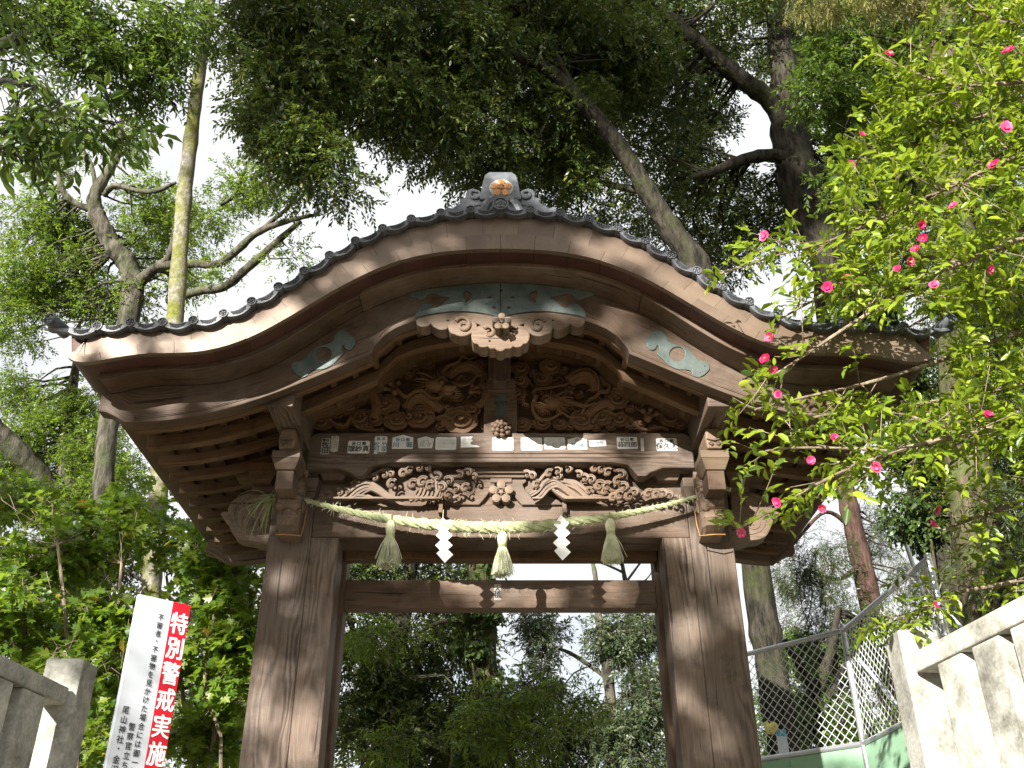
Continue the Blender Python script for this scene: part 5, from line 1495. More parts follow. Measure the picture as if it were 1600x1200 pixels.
def make_tree(name, label, cat, trunk, limbs, lobes, clumps, per, size, nl, tl, ln, wd, leaf, barkm, group=None, droop=.25, stick=3, shell=.55, ground=True, sub=18, cull=None, parts=None, connect=.5, up=.75, jitter=.25):
    c, r = spine(trunk)
    if ground: c, r = to_ground(c, r)
    t = thing(name, label, cat, (c[0].x, c[0].y, ground_z(c[0].y)), group)
    tm = MB().tube(c, r, 12)
    link('trunk', tm.mesh('trunk', M[barkm]), t)
    nodes = [(Vector(p), q) for p, q in zip(c[len(c) // 3:], r[len(r) // 3:])]
    for lb in limbs:
        lc, lr = spine([(x, y, Y, r * .78) for x, y, Y, r in lb])
        link('limb', MB().tube(lc, lr, 9).mesh('limb', M[barkm]), t)
        nodes += list(zip(lc, lr))
    if not lobes: return t
    cs, outs, cc = lobes_to_twigs(lobes, clumps, per, size, shell)
    if cull is not None:
        keep = cull(cs); cs, outs = cs[keep], outs[keep]
    lc, ld, nn, L, Wd, d = twigs(cs, outs, nl, tl, ln, wd, droop, jitter=jitter, up=up)
    if cull is not None:
        keep = cull(lc); lc, ld, nn, L, Wd = lc[keep], ld[keep], nn[keep], L[keep], Wd[keep]
    o = link('crown', leaf_mesh('crown', lc, ld, nn, L, Wd, M[leaf]), t); o['kind'] = 'stuff'
    br = MB()
    NP = np.array([tuple(p) for p, _ in nodes])
    for q in cc:
        if cull is not None and not cull(q[None])[0]: continue
        if rng.random() < connect:
            k = int(np.argmin(np.sum((NP - q) ** 2, axis=1) + rng.random(len(NP)) * .4))
            if np.linalg.norm(NP[k] - q) < 3.5:
                limb_to(br, NP[k], q, min(.03, nodes[k][1] * .4), .005)
    if stick: twig_sticks(br, cs, d, tl, every=stick)
    if br.v:
        o = link('twigs', br.mesh('twigs', M[barkm], 0), t); o['kind'] = 'stuff'
    return t
E = ell
# ---- dark evergreen whose curved limb arches over the gate
make_tree('evergreen_tree', 'dark evergreen tree with a long limb arching over the gate roof', 'tree',
    [(1228, 1190, 4.2, 27), (1205, 1040, 4.2, 25), (1185, 920, 4.2, 24), (1150, 640, 4.2, 22), (1095, 430, 4.2, 21), (1052, 365, 4.2, 18), (1012, 300, 4.1, 15), (965, 225, 3.9, 13), (905, 155, 3.6, 13), (850, 105, 3.4, 10), (795, 84, 3.2, 9), (735, 68, 3.0, 7), (680, 74, 2.9, 6), (600, 105, 2.8, 4)],
    [[(1010, 300, 4.1, 9), (960, 290, 4.6, 7), (880, 270, 5.0, 6), (800, 252, 5.2, 5), (755, 258, 5.3, 4)],
     [(905, 155, 3.6, 8), (840, 40, 3.4, 6), (790, 5, 3.2, 5), (700, -20, 3.0, 4)],
     [(735, 68, 3.0, 5), (650, 150, 3.0, 4), (560, 200, 2.9, 3), (500, 270, 2.9, 2)],
     [(680, 74, 2.9, 5), (560, 60, 2.7, 4), (470, 90, 2.6, 3), (420, 160, 2.6, 2)]],
    [E(430, 60, 2.7, 85, 90, .8), E(430, 165, 2.7, 65, 90, .7), E(510, 130, 2.9, 90, 130, .9), E(485, 250, 2.8, 60, 55, .5), E(530, 285, 2.9, 38, 45, .4), E(620, 80, 3.0, 110, 110, 1.0), E(650, 190, 3.1, 90, 60, .8), E(740, 100, 3.4, 110, 120, 1.1), E(740, 225, 3.8, 85, 55, .9), E(850, 60, 3.8, 110, 90, 1.1), E(880, 210, 4.6, 110, 110, 1.2), E(960, 90, 4.6, 110, 120, 1.2), E(760, 290, 4.4, 60, 30, .6), E(900, 320, 5.0, 90, 50, .9), E(430, -30, 2.7, 90, 50, .8), E(600, -30, 3, 130, 60, 1), E(800, -40, 3.4, 140, 60, 1)],
    560, 40, .34, 9, .2, .085, .032, 'leaf_dark', 'bark_dark', droop=.45, stick=4)
# ---- big dark tree on the right of the roof with a forked trunk
make_tree('forked_evergreen', 'big dark forked tree rising behind the right end of the roof', 'tree',
    [(1500, 980, 4.4, 44), (1478, 850, 4.5, 42), (1450, 720, 4.6, 40), (1405, 590, 4.8, 38), (1345, 470, 5.0, 36), (1290, 380, 5.2, 34), (1262, 330, 5.2, 33), (1245, 270, 5.2, 32), (1232, 190, 5.2, 28), (1225, 120, 5.2, 22), (1215, 40, 5.2, 17), (1205, -60, 5.2, 12)],
    [[(1238, 215, 5.2, 24), (1205, 160, 5.0, 20), (1160, 125, 4.8, 18), (1110, 85, 4.6, 16), (1060, 40, 4.4, 14), (1010, 0, 4.2, 12), (960, -50, 4.0, 9)],
     [(1250, 260, 5.2, 16), (1210, 243, 5.0, 14), (1160, 250, 4.9, 12), (1115, 268, 4.8, 9), (1080, 278, 4.7, 5)],
     [(1225, 120, 5.2, 12), (1280, 60, 5.3, 9), (1350, 20, 5.4, 6)]],
    [E(1070, 140, 5.4, 110, 120, 1.2), E(1130, 30, 5.0, 120, 80, 1.2), E(1040, 250, 5.6, 100, 70, 1.0), E(1080, 340, 5.8, 110, 60, 1.0), E(1180, 320, 5.8, 110, 70, 1.0), E(1250, 30, 5.6, 110, 80, 1.2), E(1320, 110, 5.6, 100, 100, 1.2), E(1330, 240, 5.8, 90, 110, 1.1), E(1420, 60, 5.6, 120, 100, 1.2), E(1010, -30, 4.8, 120, 60, 1.1), E(1500, 180, 6.0, 140, 120, 1.2), E(1110, 400, 6, 70, 40, .7), E(1430, 300, 6, 120, 90, 1), E(1560, 60, 5.8, 100, 120, 1), E(1560, 320, 6, 80, 90, 1)],
    470, 38, .36, 9, .2, .085, .032, 'leaf_dark', 'bark_dark', droop=.35, stick=4)
# ---- pale twisting tree on the left
make_tree('twisting_tree', 'light green tree with twisting grey limbs left of the mossy trunk', 'tree',
    [(160, 900, 7.5, 15), (165, 700, 7.5, 16), (190, 560, 7.5, 17), (204, 480, 7.5, 17), (208, 445, 7.5, 17), (198, 410, 7.4, 16), (180, 390, 7.3, 15), (163, 360, 7.2, 14), (150, 332, 7.1, 13), (148, 305, 7.0, 10), (165, 275, 7.0, 8), (178, 255, 7.0, 6), (188, 225, 7.0, 5), (190, 190, 7.0, 4), (200, 180, 7, 3)],
    [[(208, 450, 7.5, 13), (235, 425, 7.3, 11), (262, 405, 7.1, 9), (272, 370, 7.0, 6), (275, 335, 7.0, 4)],
     [(250, 415, 7.2, 10), (300, 412, 6.9, 9), (340, 412, 6.6, 8), (372, 390, 6.4, 8), (400, 365, 6.2, 7), (440, 348, 6, 6), (480, 338, 5.8, 4), (500, 335, 5.8, 3)],
     [(262, 470, 7.0, 8), (310, 455, 6.7, 9), (350, 448, 6.5, 9), (385, 420, 6.3, 9), (430, 380, 6.1, 7), (470, 345, 5.9, 5)],
     [(150, 330, 7.1, 8), (118, 318, 7.0, 6), (98, 298, 6.9, 6), (92, 278, 6.9, 5), (97, 265, 6.9, 4), (110, 275, 6.9, 3)],
     [(163, 305, 7.0, 6), (180, 290, 6.8, 6), (215, 298, 6.6, 5), (245, 298, 6.4, 5), (275, 285, 6.3, 3)],
     [(150, 308, 7, 5), (145, 265, 7, 4), (132, 238, 7, 4), (115, 218, 7, 3), (80, 220, 7, 2)],
     [(178, 250, 7, 4), (165, 232, 7, 4), (140, 228, 7, 3), (110, 215, 7, 2)],
     [(400, 365, 6.2, 5), (450, 325, 6.1, 4), (480, 300, 6.1, 2)],
     [(345, 320, 6.6, 4), (365, 305, 6.5, 4), (378, 275, 6.5, 3), (395, 240, 6.4, 2)]],
    [E(60, 340, 7.2, 70, 60, .8), E(40, 430, 7.4, 80, 60, .9), E(110, 430, 7.6, 70, 70, .9), E(170, 480, 7.8, 80, 40, .8), E(230, 320, 7.4, 50, 50, .6), E(250, 380, 7.8, 70, 60, .8), E(80, 250, 7.2, 50, 40, .5), E(200, 210, 7.2, 40, 30, .4), E(330, 330, 6.8, 50, 30, .5), E(390, 290, 6.6, 50, 35, .5), E(430, 300, 6.5, 40, 30, .4), E(130, 380, 7.7, 60, 40, .6), E(20, 500, 7.6, 80, 40, .8), E(360, 415, 6.5, 30, 14, .3), E(100, 200, 7.2, 40, 30, .4), E(460, 400, 6.2, 30, 18, .3), E(290, 450, 8, 40, 25, .4)],
    260, 28, .34, 8, .16, .078, .027, 'leaf_light', 'bark_grey', droop=.15, stick=4)
# ---- mossy straight trunk
make_tree('mossy_tree', 'straight thin mossy trunk rising left of the gate roof', 'tree',
    [(232, 1000, 3.4, 16), (238, 900, 3.4, 15.5), (247, 780, 3.4, 15), (262, 620, 3.4, 14.5), (276, 470, 3.4, 13.5), (286, 330, 3.4, 12), (298, 220, 3.4, 11), (312, 110, 3.4, 9.5), (327, 10, 3.4, 8.5), (345, -120, 3.4, 10), (362, -260, 3.4, 8)],
    [[(325, 10, 3.4, 5), (335, 30, 3.5, 4), (342, 45, 3.6, 3)]], [E(350, -200, 3.4, 200, 90, 1.5)], 40, 30, .4, 8, .2, .09, .034, 'leaf_mid', 'bark_moss')
# ---- tall thin trunks right
make_tree('red_pine', 'leaning reddish pine trunk behind the chain link fence', 'tree',
    [(1352, 905, 8.0, 17), (1335, 830, 8.0, 15), (1320, 760, 8.0, 14), (1308, 690, 8.0, 13), (1295, 600, 8.0, 12), (1285, 480, 8.0, 11), (1275, 380, 8, 10), (1260, 300, 8, 8)],
    [[(1335, 830, 8.0, 5), (1290, 800, 7.8, 4), (1240, 850, 7.6, 3), (1215, 880, 7.5, 2)], [(1345, 880, 8.0, 6), (1310, 905, 7.6, 4), (1260, 890, 7.4, 3)]],
    [E(1270, 880, 7.4, 60, 60, .7), E(1240, 960, 7.2, 50, 50, .6), E(1300, 960, 7.4, 60, 50, .7), E(1370, 830, 8.4, 40, 60, .7), E(1400, 900, 8.4, 40, 50, .7), E(1240, 900, 7.4, 40, 50, .5)],
    60, 30, .32, 14, .16, .07, .0085, 'needle', 'bark_red', droop=.4, stick=3, jitter=.4)
make_tree('climbing_ivy', 'ivy hanging on the thick trunk behind the right stone post', 'ivy',
    [(1470, 960, 4.1, 3), (1450, 820, 4.15, 3), (1420, 680, 4.2, 2), (1390, 560, 4.4, 2), (1330, 440, 4.6, 1)],
    [], [E(1445, 690, 4.15, 60, 70, .4), E(1400, 590, 4.3, 60, 50, .4), E(1500, 760, 4.2, 40, 60, .4), E(1350, 470, 4.5, 60, 50, .4), E(1425, 800, 4.2, 30, 60, .3)],
    80, 30, .22, 7, .14, .075, .042, 'leaf_ivy', 'bark_cedar', droop=.6, stick=4)
make_tree('cedar_tree', 'cedar trunk standing behind the right stone fence', 'tree',
    [(1545, 1000, 2.6, 38), (1535, 900, 2.6, 37), (1522, 800, 2.6, 36), (1510, 700, 2.6, 35), (1500, 560, 2.6, 33), (1492, 400, 2.6, 30), (1480, 200, 2.6, 26), (1470, 0, 2.6, 22)],
    [], [E(1590, 640, 2.4, 80, 100, .6), E(1580, 820, 2.6, 70, 70, .5), E(1590, 930, 2.4, 60, 60, .5), E(1540, 480, 2.4, 90, 90, .6), E(1380, 0, 2.2, 40, 14, .2), E(1270, 4, 2.4, 50, 14, .2)],
    70, 34, .3, 12, .18, .09, .011, 'needle', 'bark_cedar', droop=.7, stick=4, jitter=.35)
make_tree('pale_conifer', 'pale drooping conifer sprays at the top right corner', 'tree',
    [(1700, 700, 1.8, 30), (1690, 400, 1.8, 27), (1670, 150, 1.8, 24), (1660, -60, 1.8, 20)],
    [[(1665, 60, 1.8, 9), (1560, -10, 1.6, 7), (1450, -30, 1.5, 5), (1330, -25, 1.5, 3)]],
    [E(1380, 0, 1.4, 45, 16, .2), E(1280, 4, 1.5, 45, 12, .2), E(1450, -5, 1.4, 40, 14, .2)], 12, 34, .18, 16, .14, .075, .008, 'needle_pale', 'bark_cedar', droop=.8, stick=3, jitter=.3)

# ---- wood behind the gate
make_tree('shady_tree', 'dark leafy tree filling the left half of the gate opening', 'tree',
    [(600, 1190, 6.0, 20), (610, 1080, 6.0, 18), (625, 980, 6, 16), (640, 900, 6, 11), (655, 830, 6, 8), (660, 740, 6, 3)],
    [[(600, 1100, 6, 9), (560, 1010, 5.8, 7), (545, 960, 5.7, 4)], [(615, 1050, 6, 9), (680, 990, 6, 6), (715, 960, 6, 4)]],
    [E(560, 1000, 6, 60, 80, .8), E(560, 1120, 6, 70, 80, .8), E(640, 1050, 6.2, 80, 90, .9), E(640, 1160, 6.0, 90, 70, .9), E(600, 890, 6.2, 90, 40, .8), E(700, 900, 6.5, 60, 50, .7), E(700, 1000, 6.5, 60, 80, .8), E(700, 1120, 6.3, 70, 80, .8), E(520, 900, 6.2, 50, 50, .6), E(740, 1160, 6, 60, 50, .6)],
    150, 34, .3, 8, .17, .085, .03, 'leaf_dark', 'bark_dark', droop=.3, stick=4, group='trees behind the gate')
make_tree('ivied_tree', 'ivy covered trunk in the middle of the gate opening', 'tree',
    [(760, 1190, 5.2, 22), (757, 1050, 5.2, 21), (752, 930, 5.2, 20), (748, 850, 5.2, 19), (745, 740, 5.2, 18), (742, 600, 5.2, 17), (740, 450, 5.2, 13)],
    [[(752, 980, 5.2, 7), (700, 970, 5, 5), (660, 985, 4.8, 3)], [(755, 1060, 5.2, 5), (735, 1030, 4.9, 4)]],
    [E(752, 880, 5.1, 32, 60, .35), E(752, 980, 5.1, 34, 70, .35), E(758, 1090, 5.1, 34, 70, .35), E(740, 1160, 5.0, 50, 50, .4), E(790, 1120, 5.2, 40, 50, .4)],
    80, 26, .14, 7, .1, .06, .042, 'leaf_ivy', 'bark_cedar', droop=.6, stick=5, group='trees behind the gate')
make_tree('sparse_tree', 'sparse grey-green tree with sky gaps in the right of the gate opening', 'tree',
    [(960, 1190, 7.5, 9), (955, 1100, 7.5, 9), (945, 1020, 7.5, 8), (935, 960, 7.5, 6), (930, 900, 7.5, 4), (922, 860, 7.5, 2), (918, 820, 7.5, 1)],
    [[(955, 1110, 7.5, 5), (985, 1080, 7.4, 4), (1020, 1060, 7.3, 2)], [(950, 1060, 7.5, 5), (890, 1020, 7.6, 4), (850, 1010, 7.7, 2)], [(945, 1010, 7.5, 4), (985, 975, 7.4, 3), (1010, 960, 7.4, 2)]],
    [E(850, 1000, 7.8, 40, 40, .4), E(840, 1080, 7.6, 40, 50, .5), E(940, 1000, 7.5, 40, 40, .4), E(990, 1010, 7.4, 45, 60, .5), E(1010, 1110, 7.2, 40, 70, .5), E(920, 1150, 7.2, 70, 60, .6), E(980, 1170, 7, 60, 50, .6), E(830, 970, 7.8, 30, 20, .3), E(1000, 960, 7.5, 40, 20, .4), E(840, 1160, 7, 50, 50, .5)],
    135, 28, .27, 8, .14, .075, .025, 'leaf_grey', 'bark_grey', droop=.3, stick=2, group='trees behind the gate')
make_tree('bamboo_leaved_shrub', 'light feathery shrub low in the gate opening', 'shrub',
    [(800, 1195, 4.0, 5), (795, 1150, 4.0, 4), (790, 1110, 4.0, 3)], [[(795, 1150, 4, 3), (740, 1110, 3.9, 2)], [(795, 1160, 4, 3), (850, 1110, 4, 2)]],
    [E(760, 1110, 4.0, 60, 30, .35), E(830, 1090, 4.1, 50, 25, .3), E(790, 1160, 3.9, 80, 35, .4), E(900, 1100, 4.3, 50, 30, .3), E(610, 1170, 4, 70, 25, .3), E(590, 985, 4.4, 60, 22, .2)],
    40, 18, .2, 9, .17, .1, .017, 'leaf_light', 'bark_grey', droop=.35, stick=2)
make_tree('leafless_tree', 'bare twiggy tree against the sky above the tie beam', 'tree',
    [(985, 1000, 10, 5), (980, 930, 10, 4), (972, 880, 10, 3), (965, 840, 10, 2)],
    [[(978, 910, 10, 3), (1000, 880, 10, 2), (1015, 862, 10, 1)], [(975, 895, 10, 3), (940, 880, 10, 2), (900, 872, 10, 1)], [(972, 885, 10, 2), (950, 860, 10, 1.5), (930, 850, 10, 1)], [(980, 920, 10, 2), (1010, 905, 10, 1.5), (1025, 880, 10, 1)], [(940, 880, 10, 1.5), (925, 862, 10, 1), (905, 858, 10, .8)]],
    [], 0, 0, 0, 0, 0, 0, 0, 'leaf_grey', 'bark_grey')
# ---- left side wood
make_tree('yellow_green_tree', 'bright yellow-green tree at the left edge below the eaves', 'tree',
    [(100, 1000, 9, 26), (100, 850, 9, 24), (105, 740, 9, 18), (108, 650, 9, 11), (120, 560, 9, 5), (125, 500, 9, 1.5)],
    [[(100, 800, 9, 20), (60, 740, 8.5, 22), (0, 680, 8, 22), (-40, 640, 7.8, 20)]],
    [E(130, 640, 9, 60, 50, .8), E(60, 700, 9, 60, 50, .8), E(150, 720, 9, 60, 60, .8), E(30, 620, 9.2, 40, 40, .6), E(190, 780, 8.6, 60, 50, .7), E(20, 780, 8.8, 60, 40, .7), E(20, 730, 9, 40, 40, .6), E(110, 790, 8.8, 60, 40, .7)],
    190, 30, .34, 9, .16, .08, .024, 'leaf_light', 'bark_grey', droop=.3, stick=3)
make_tree('shaded_left_tree', 'dark leafy tree below the left eave behind the sign', 'tree',
    [(330, 1190, 6.5, 12), (340, 1050, 6.5, 11), (320, 930, 6.5, 9), (300, 820, 6.5, 7)],
    [[(340, 1050, 6.5, 6), (390, 960, 6.4, 4), (400, 900, 6.4, 3)], [(330, 1000, 6.5, 6), (260, 930, 6.4, 4), (170, 880, 6.3, 3)]],
    [E(340, 960, 6.8, 90, 70, .8), E(190, 860, 6.8, 90, 70, .8), E(80, 880, 6.8, 100, 60, .8), E(320, 1100, 6.8, 90, 90, .8), E(130, 990, 6.6, 120, 80, .8), E(120, 1110, 6.6, 120, 80, .8), E(400, 1080, 6.8, 60, 90, .7), E(20, 980, 6.6, 60, 70, .7)],
    150, 32, .34, 8, .18, .085, .032, 'leaf_dark', 'bark_dark', droop=.35, stick=4)
make_tree('right_thicket_tree', 'mid green leafy tree seen through the chain link mesh', 'tree',
    [(1240, 1190, 6.4, 11), (1265, 1110, 6.2, 11), (1285, 1060, 6.0, 10), (1300, 1010, 6, 7), (1310, 950, 6, 5)],
    [[(1270, 1100, 6.2, 8), (1300, 1080, 6.0, 6), (1330, 1020, 5.8, 4)], [(1225, 1000, 5, 7), (1255, 1050, 5.2, 8), (1275, 1090, 6.1, 8)]],
    [E(1250, 1090, 6.4, 70, 60, .7), E(1310, 1020, 6.6, 60, 60, .7), E(1340, 1120, 6.2, 70, 60, .7), E(1260, 1010, 6.8, 60, 40, .6), E(1380, 1000, 7, 60, 60, .7), E(1290, 1160, 6, 80, 50, .6), E(1220, 1150, 6.2, 40, 60, .5)],
    90, 28, .28, 8, .15, .075, .028, 'leaf_mid', 'bark_dark', droop=.3, stick=3)
make_tree('far_right_tree', 'leafy tree behind the stone fence at the right edge', 'tree',
    [(1640, 1000, 4.6, 24), (1630, 850, 4.6, 22), (1610, 700, 4.6, 18), (1600, 600, 4.6, 12)], [],
    [E(1580, 720, 4.6, 70, 60, .7), E(1530, 640, 4.8, 70, 60, .7), E(1590, 860, 4.6, 50, 70, .6), E(1580, 560, 5, 80, 60, .7), E(1480, 560, 5.2, 70, 50, .7), E(1560, 420, 5.2, 80, 80, .8)],
    90, 30, .3, 8, .16, .08, .03, 'leaf_mid', 'bark_dark', droop=.3, stick=3)
# ---- far wood, one mass, with an unseen ring added to cut sky light
lob = [ (np.array([x, 26 + rng.uniform(-3, 6), rng.uniform(2, 6.5) + (1.2 if abs(x - 1) > 3 else -1.0)]), np.array([2.6, 1.6, 2.2])) for x in np.arange(-24, 25, 1.5)]
cs, outs, cc = lobes_to_twigs(lob, 300, 36, .7, .5)
a_ = twigs(cs, outs, 7, .35, .2, .075, .3)
lob2 = []  # added ring round and behind the camera, blocks low sky, lower towards the sun
for th in np.arange(0, 360, 5.0):
    a = R(th); x, y = 24 * math.sin(a), 24 * math.cos(a) - 3
    if y > 14: continue
    toward = math.cos(a - math.atan2(SUN.x, SUN.y))
    for z in ((1.5, 4.2, 6.8) if toward < .72 else (.8, 2.4)):
        lob2.append((np.array([x + rng.uniform(-1, 1), y + rng.uniform(-1, 1), z + rng.uniform(-.5, .8)]), np.array([2.2, 2.0, 1.8])))
cs, outs, cc = lobes_to_twigs(lob2, 520, 16, 1.1, .4)
b_ = twigs(cs, outs, 7, .6, .55, .26, .3)
far = [np.concatenate([a_[i], b_[i]]) for i in range(5)]
o = link('far_wood', leaf_mesh('far_wood', *far, M['leaf_mid']))
tag(o, 'distant green wood low between the nearer trunks, with an unseen ring added to cut sky light', 'wood', kind='stuff')

make_tree('sunny_evergreen', 'mid green sunlit evergreen behind the pink flowers at the upper right', 'tree',
    [(1660, 900, 3.0, 26), (1640, 600, 3.0, 24), (1600, 400, 3.0, 20), (1560, 250, 3.0, 14), (1520, 120, 3.0, 8), (1480, 20, 3, 3)],
    [[(1600, 400, 3, 9), (1500, 330, 2.8, 6), (1400, 260, 2.7, 4), (1320, 200, 2.6, 2)], [(1560, 250, 3, 7), (1460, 150, 2.8, 5), (1340, 100, 2.7, 3)], [(1640, 560, 3, 8), (1560, 480, 2.8, 5), (1460, 440, 2.7, 3)]],
    [E(1310, 80, 2.7, 80, 60, .5), E(1280, 150, 2.7, 60, 60, .5), E(1360, 170, 2.8, 80, 70, .6), E(1430, 100, 2.9, 90, 70, .6), E(1450, 240, 2.9, 100, 70, .6), E(1540, 160, 3.0, 80, 90, .6), E(1540, 320, 3.0, 90, 80, .6), E(1350, 270, 2.8, 70, 50, .5), E(1440, 400, 2.9, 90, 60, .6), E(1570, 440, 3, 60, 70, .5), E(1550, 20, 3, 80, 60, .6), E(1340, 10, 2.8, 90, 40, .5)],
    170, 30, .26, 8, .15, .08, .032, 'leaf_mid', 'bark_dark', droop=.3, stick=4)
# ================================================================== NEAR LEAVES: shaped blades
CAM_TPL = (np.array([[0, 0, 0], [.22, .36, .09], [.6, .44, .1], [1, 0, -.1], [.6, -.44, .1], [.22, -.36, .09]], dtype=np.float32), [(0, 3, 2, 1), (0, 5, 4, 3)])
_st = [(0, 0), (.1, .3), (.28, .62), (.42, .3), (.72, .52), (.66, .2), (1, 0), (.66, -.2), (.72, -.52), (.42, -.3), (.28, -.62), (.1, -.3)]
STAR_TPL = (np.array([[a, b, .12 * abs(b) - .12 * a * a] for a, b in _st], dtype=np.float32), [(0, 6, 5, 4, 3, 2, 1), (0, 11, 10, 9, 8, 7, 6)])
def blade_frames(d, nrm):
    d = unit(d); nrm = unit(nrm - d * np.sum(nrm * d, axis=1, keepdims=True)); return d, np.cross(nrm, d), nrm
def blade_mesh(name, tpl, c, d, nrm, ln, wd, mat):
    tv, tf = tpl; n = len(c); k = len(tv)
    d, sd, nr = blade_frames(d, nrm)
    v = c[:, None, :] + d[:, None, :] * (tv[None, :, 0:1] * ln[:, None, None]) + sd[:, None, :] * (tv[None, :, 1:2] * wd[:, None, None]) + nr[:, None, :] * (tv[None, :, 2:3] * ln[:, None, None])
    me = bpy.data.meshes.new(name)
    me.vertices.add(n * k); me.vertices.foreach_set('co', v.astype(np.float32).ravel())
    idx = np.concatenate([np.array(f) for f in tf]); lens = np.array([len(f) for f in tf])
    li = (np.arange(n)[:, None] * k + idx[None]).ravel()
    me.loops.add(len(li)); me.loops.foreach_set('vertex_index', li.astype(np.int32))
    st = np.concatenate([[0], np.cumsum(lens)[:-1]])
    me.polygons.add(n * len(tf)); me.polygons.foreach_set('loop_start', (np.arange(n)[:, None] * len(idx) + st[None]).ravel().astype(np.int32))
    lay = me.uv_layers.new(name='UVMap')
    lay.data.foreach_set('uv', np.stack([np.repeat(rng.random(n), len(idx)), np.zeros(n * len(idx))], axis=1).astype(np.float32).ravel())
    me.materials.append(mat); me.update(calc_edges=True)
    me.polygons.foreach_set('use_smooth', np.ones(len(me.polygons), dtype=bool))
    return me
def screen(c):
    """photo pixel of world points (for picking the leaves that show largest)"""
    x = c[:, 0]; y = c[:, 1] + DIST; z = c[:, 2] - EYE
    f = y * CT + z * ST; h = -y * ST + z * CT
    return CX + FPX * x / f, 600 - FPX * h / f, f
def leaves_with_parts(parent, tpl, lc, ld, nn, L, Wd, mat, nobj, part='leaf', rest='foliage'):
    sx, sy, f = screen(lc)
    D, S, Nn = blade_frames(ld, nn)
    view = unit(lc - np.array([0, -DIST, EYE]))
    vis = (sx > 5) & (sx < 1595) & (sy > 5) & (sy < 1195) & (f > .5)
    size = np.where(vis, L * np.abs(np.sum(Nn * view, axis=1)) / f, 0)
    pick = np.argsort(-size)[:nobj]
    one = blade_mesh(part, tpl, np.zeros((1, 3)), np.array([[1., 0, 0]]), np.array([[0, 0, 1.]]), np.ones(1), np.ones(1), mat)
    for i in pick:
        m = Matrix((( D[i, 0] * L[i], S[i, 0] * Wd[i], Nn[i, 0] * L[i], lc[i, 0]), (D[i, 1] * L[i], S[i, 1] * Wd[i], Nn[i, 1] * L[i], lc[i, 1]), (D[i, 2] * L[i], S[i, 2] * Wd[i], Nn[i, 2] * L[i], lc[i, 2]), (0, 0, 0, 1)))
        link(part, one, parent, m)
    keep = np.ones(len(lc), dtype=bool); keep[pick] = False
    o = link(rest, blade_mesh(rest, tpl, lc[keep], ld[keep], nn[keep], L[keep], Wd[keep], mat), parent); o['kind'] = 'stuff'

# ================================================================== CAMELLIA
cam_branches = [
    [(1720, 330, -1.3, 9), (1600, 372, -1.4, 7), (1500, 412, -1.5, 6), (1430, 440, -1.5, 5), (1380, 475, -1.55, 4.5), (1310, 520, -1.6, 4), (1250, 560, -1.6, 3), (1195, 595, -1.6, 2)],
    [(1720, 180, -1.3, 8), (1600, 238, -1.5, 6), (1500, 285, -1.6, 5), (1400, 330, -1.6, 4), (1300, 375, -1.6, 3), (1210, 400, -1.6, 2.5), (1125, 428, -1.6, 1.6)],
    [(1720, 110, -1.6, 7), (1580, 130, -1.7, 5), (1480, 130, -1.7, 4), (1400, 100, -1.7, 2)],
    [(1720, 640, -1.2, 9), (1600, 660, -1.3, 7), (1500, 680, -1.4, 6), (1400, 705, -1.4, 5), (1300, 745, -1.4, 4), (1220, 790, -1.4, 3), (1150, 828, -1.4, 2)],
    [(1720, 480, -.9, 8), (1560, 530, -1.0, 6), (1450, 570, -1.1, 5), (1350, 600, -1.2, 4), (1260, 620, -1.2, 3), (1180, 640, -1.3, 2)],
    [(1720, 560, -.8, 8), (1600, 600, -.9, 6), (1500, 620, -1, 5), (1400, 640, -1.1, 4), (1320, 660, -1.1, 3)],
    [(1720, 720, -.7, 7), (1600, 780, -.8, 5), (1520, 810, -.8, 4), (1470, 830, -.8, 2)],
    [(1720, 30, -1.5, 6), (1600, 40, -1.6, 4), (1530, 20, -1.6, 3), (1500, -10, -1.6, 2)],
    [(1720, 860, -.6, 7), (1600, 905, -.6, 5), (1500, 925, -.6, 4), (1440, 950, -.6, 3), (1410, 965, -.6, 2)],
    [(1600, 240, -1.5, 5), (1520, 215, -1.4, 4), (1440, 225, -1.3, 3), (1370, 235, -1.3, 2), (1330, 250, -1.3, 1.6)],
    [(1500, 412, -1.5, 4), (1420, 400, -1.4, 3), (1340, 430, -1.4, 2.5), (1270, 470, -1.4, 2), (1215, 500, -1.4, 1.5)],
    [(1430, 440, -1.5, 4), (1350, 480, -1.3, 3), (1290, 540, -1.2, 2)],
    [(1500, 680, -1.4, 4), (1420, 650, -1.2, 3), (1340, 640, -1.1, 2), (1240, 660, -1.2, 1.5)],
    [(1400, 705, -1.4, 4), (1310, 700, -1.3, 3), (1240, 700, -1.3, 2), (1195, 705, -1.3, 1.4)],
    [(1600, 360, -1.2, 5), (1530, 330, -1.1, 4), (1450, 340, -1.1, 3), (1390, 370, -1.1, 2)],
    [(1600, 130, -1.5, 5), (1540, 180, -1.5, 4), (1470, 190, -1.5, 3), (1420, 170, -1.5, 2)],
    [(1720, 420, -.8, 6), (1600, 440, -.9, 5), (1520, 470, -1.0, 4), (1440, 500, -1.1, 3), (1380, 540, -1.1, 2)],
]
ZONES = ((1235, 1490, 480, 622, .94), (1060, 1190, 420, 1000, .62), (1180, 1300, 600, 690, .68), (1380, 1600, 760, 1000, .62), (1220, 1360, 430, 500, .45), (1200, 1290, 300, 400, .35), (1190, 1300, 690, 900, .3))
def thin_at(x, y):
    p = 0
    for x0, x1, y0, y1, q in ZONES:
        if x0 < x < x1 and y0 < y < y1: p = max(p, q)
    return p
cam_t = Vector((3.75, -1.0, 0))
cam_th = thing('camellia', 'sunlit camellia with pink flowers spreading in front of the right eave', 'shrub', (cam_t.x, cam_t.y, ground_z(-1.0)))
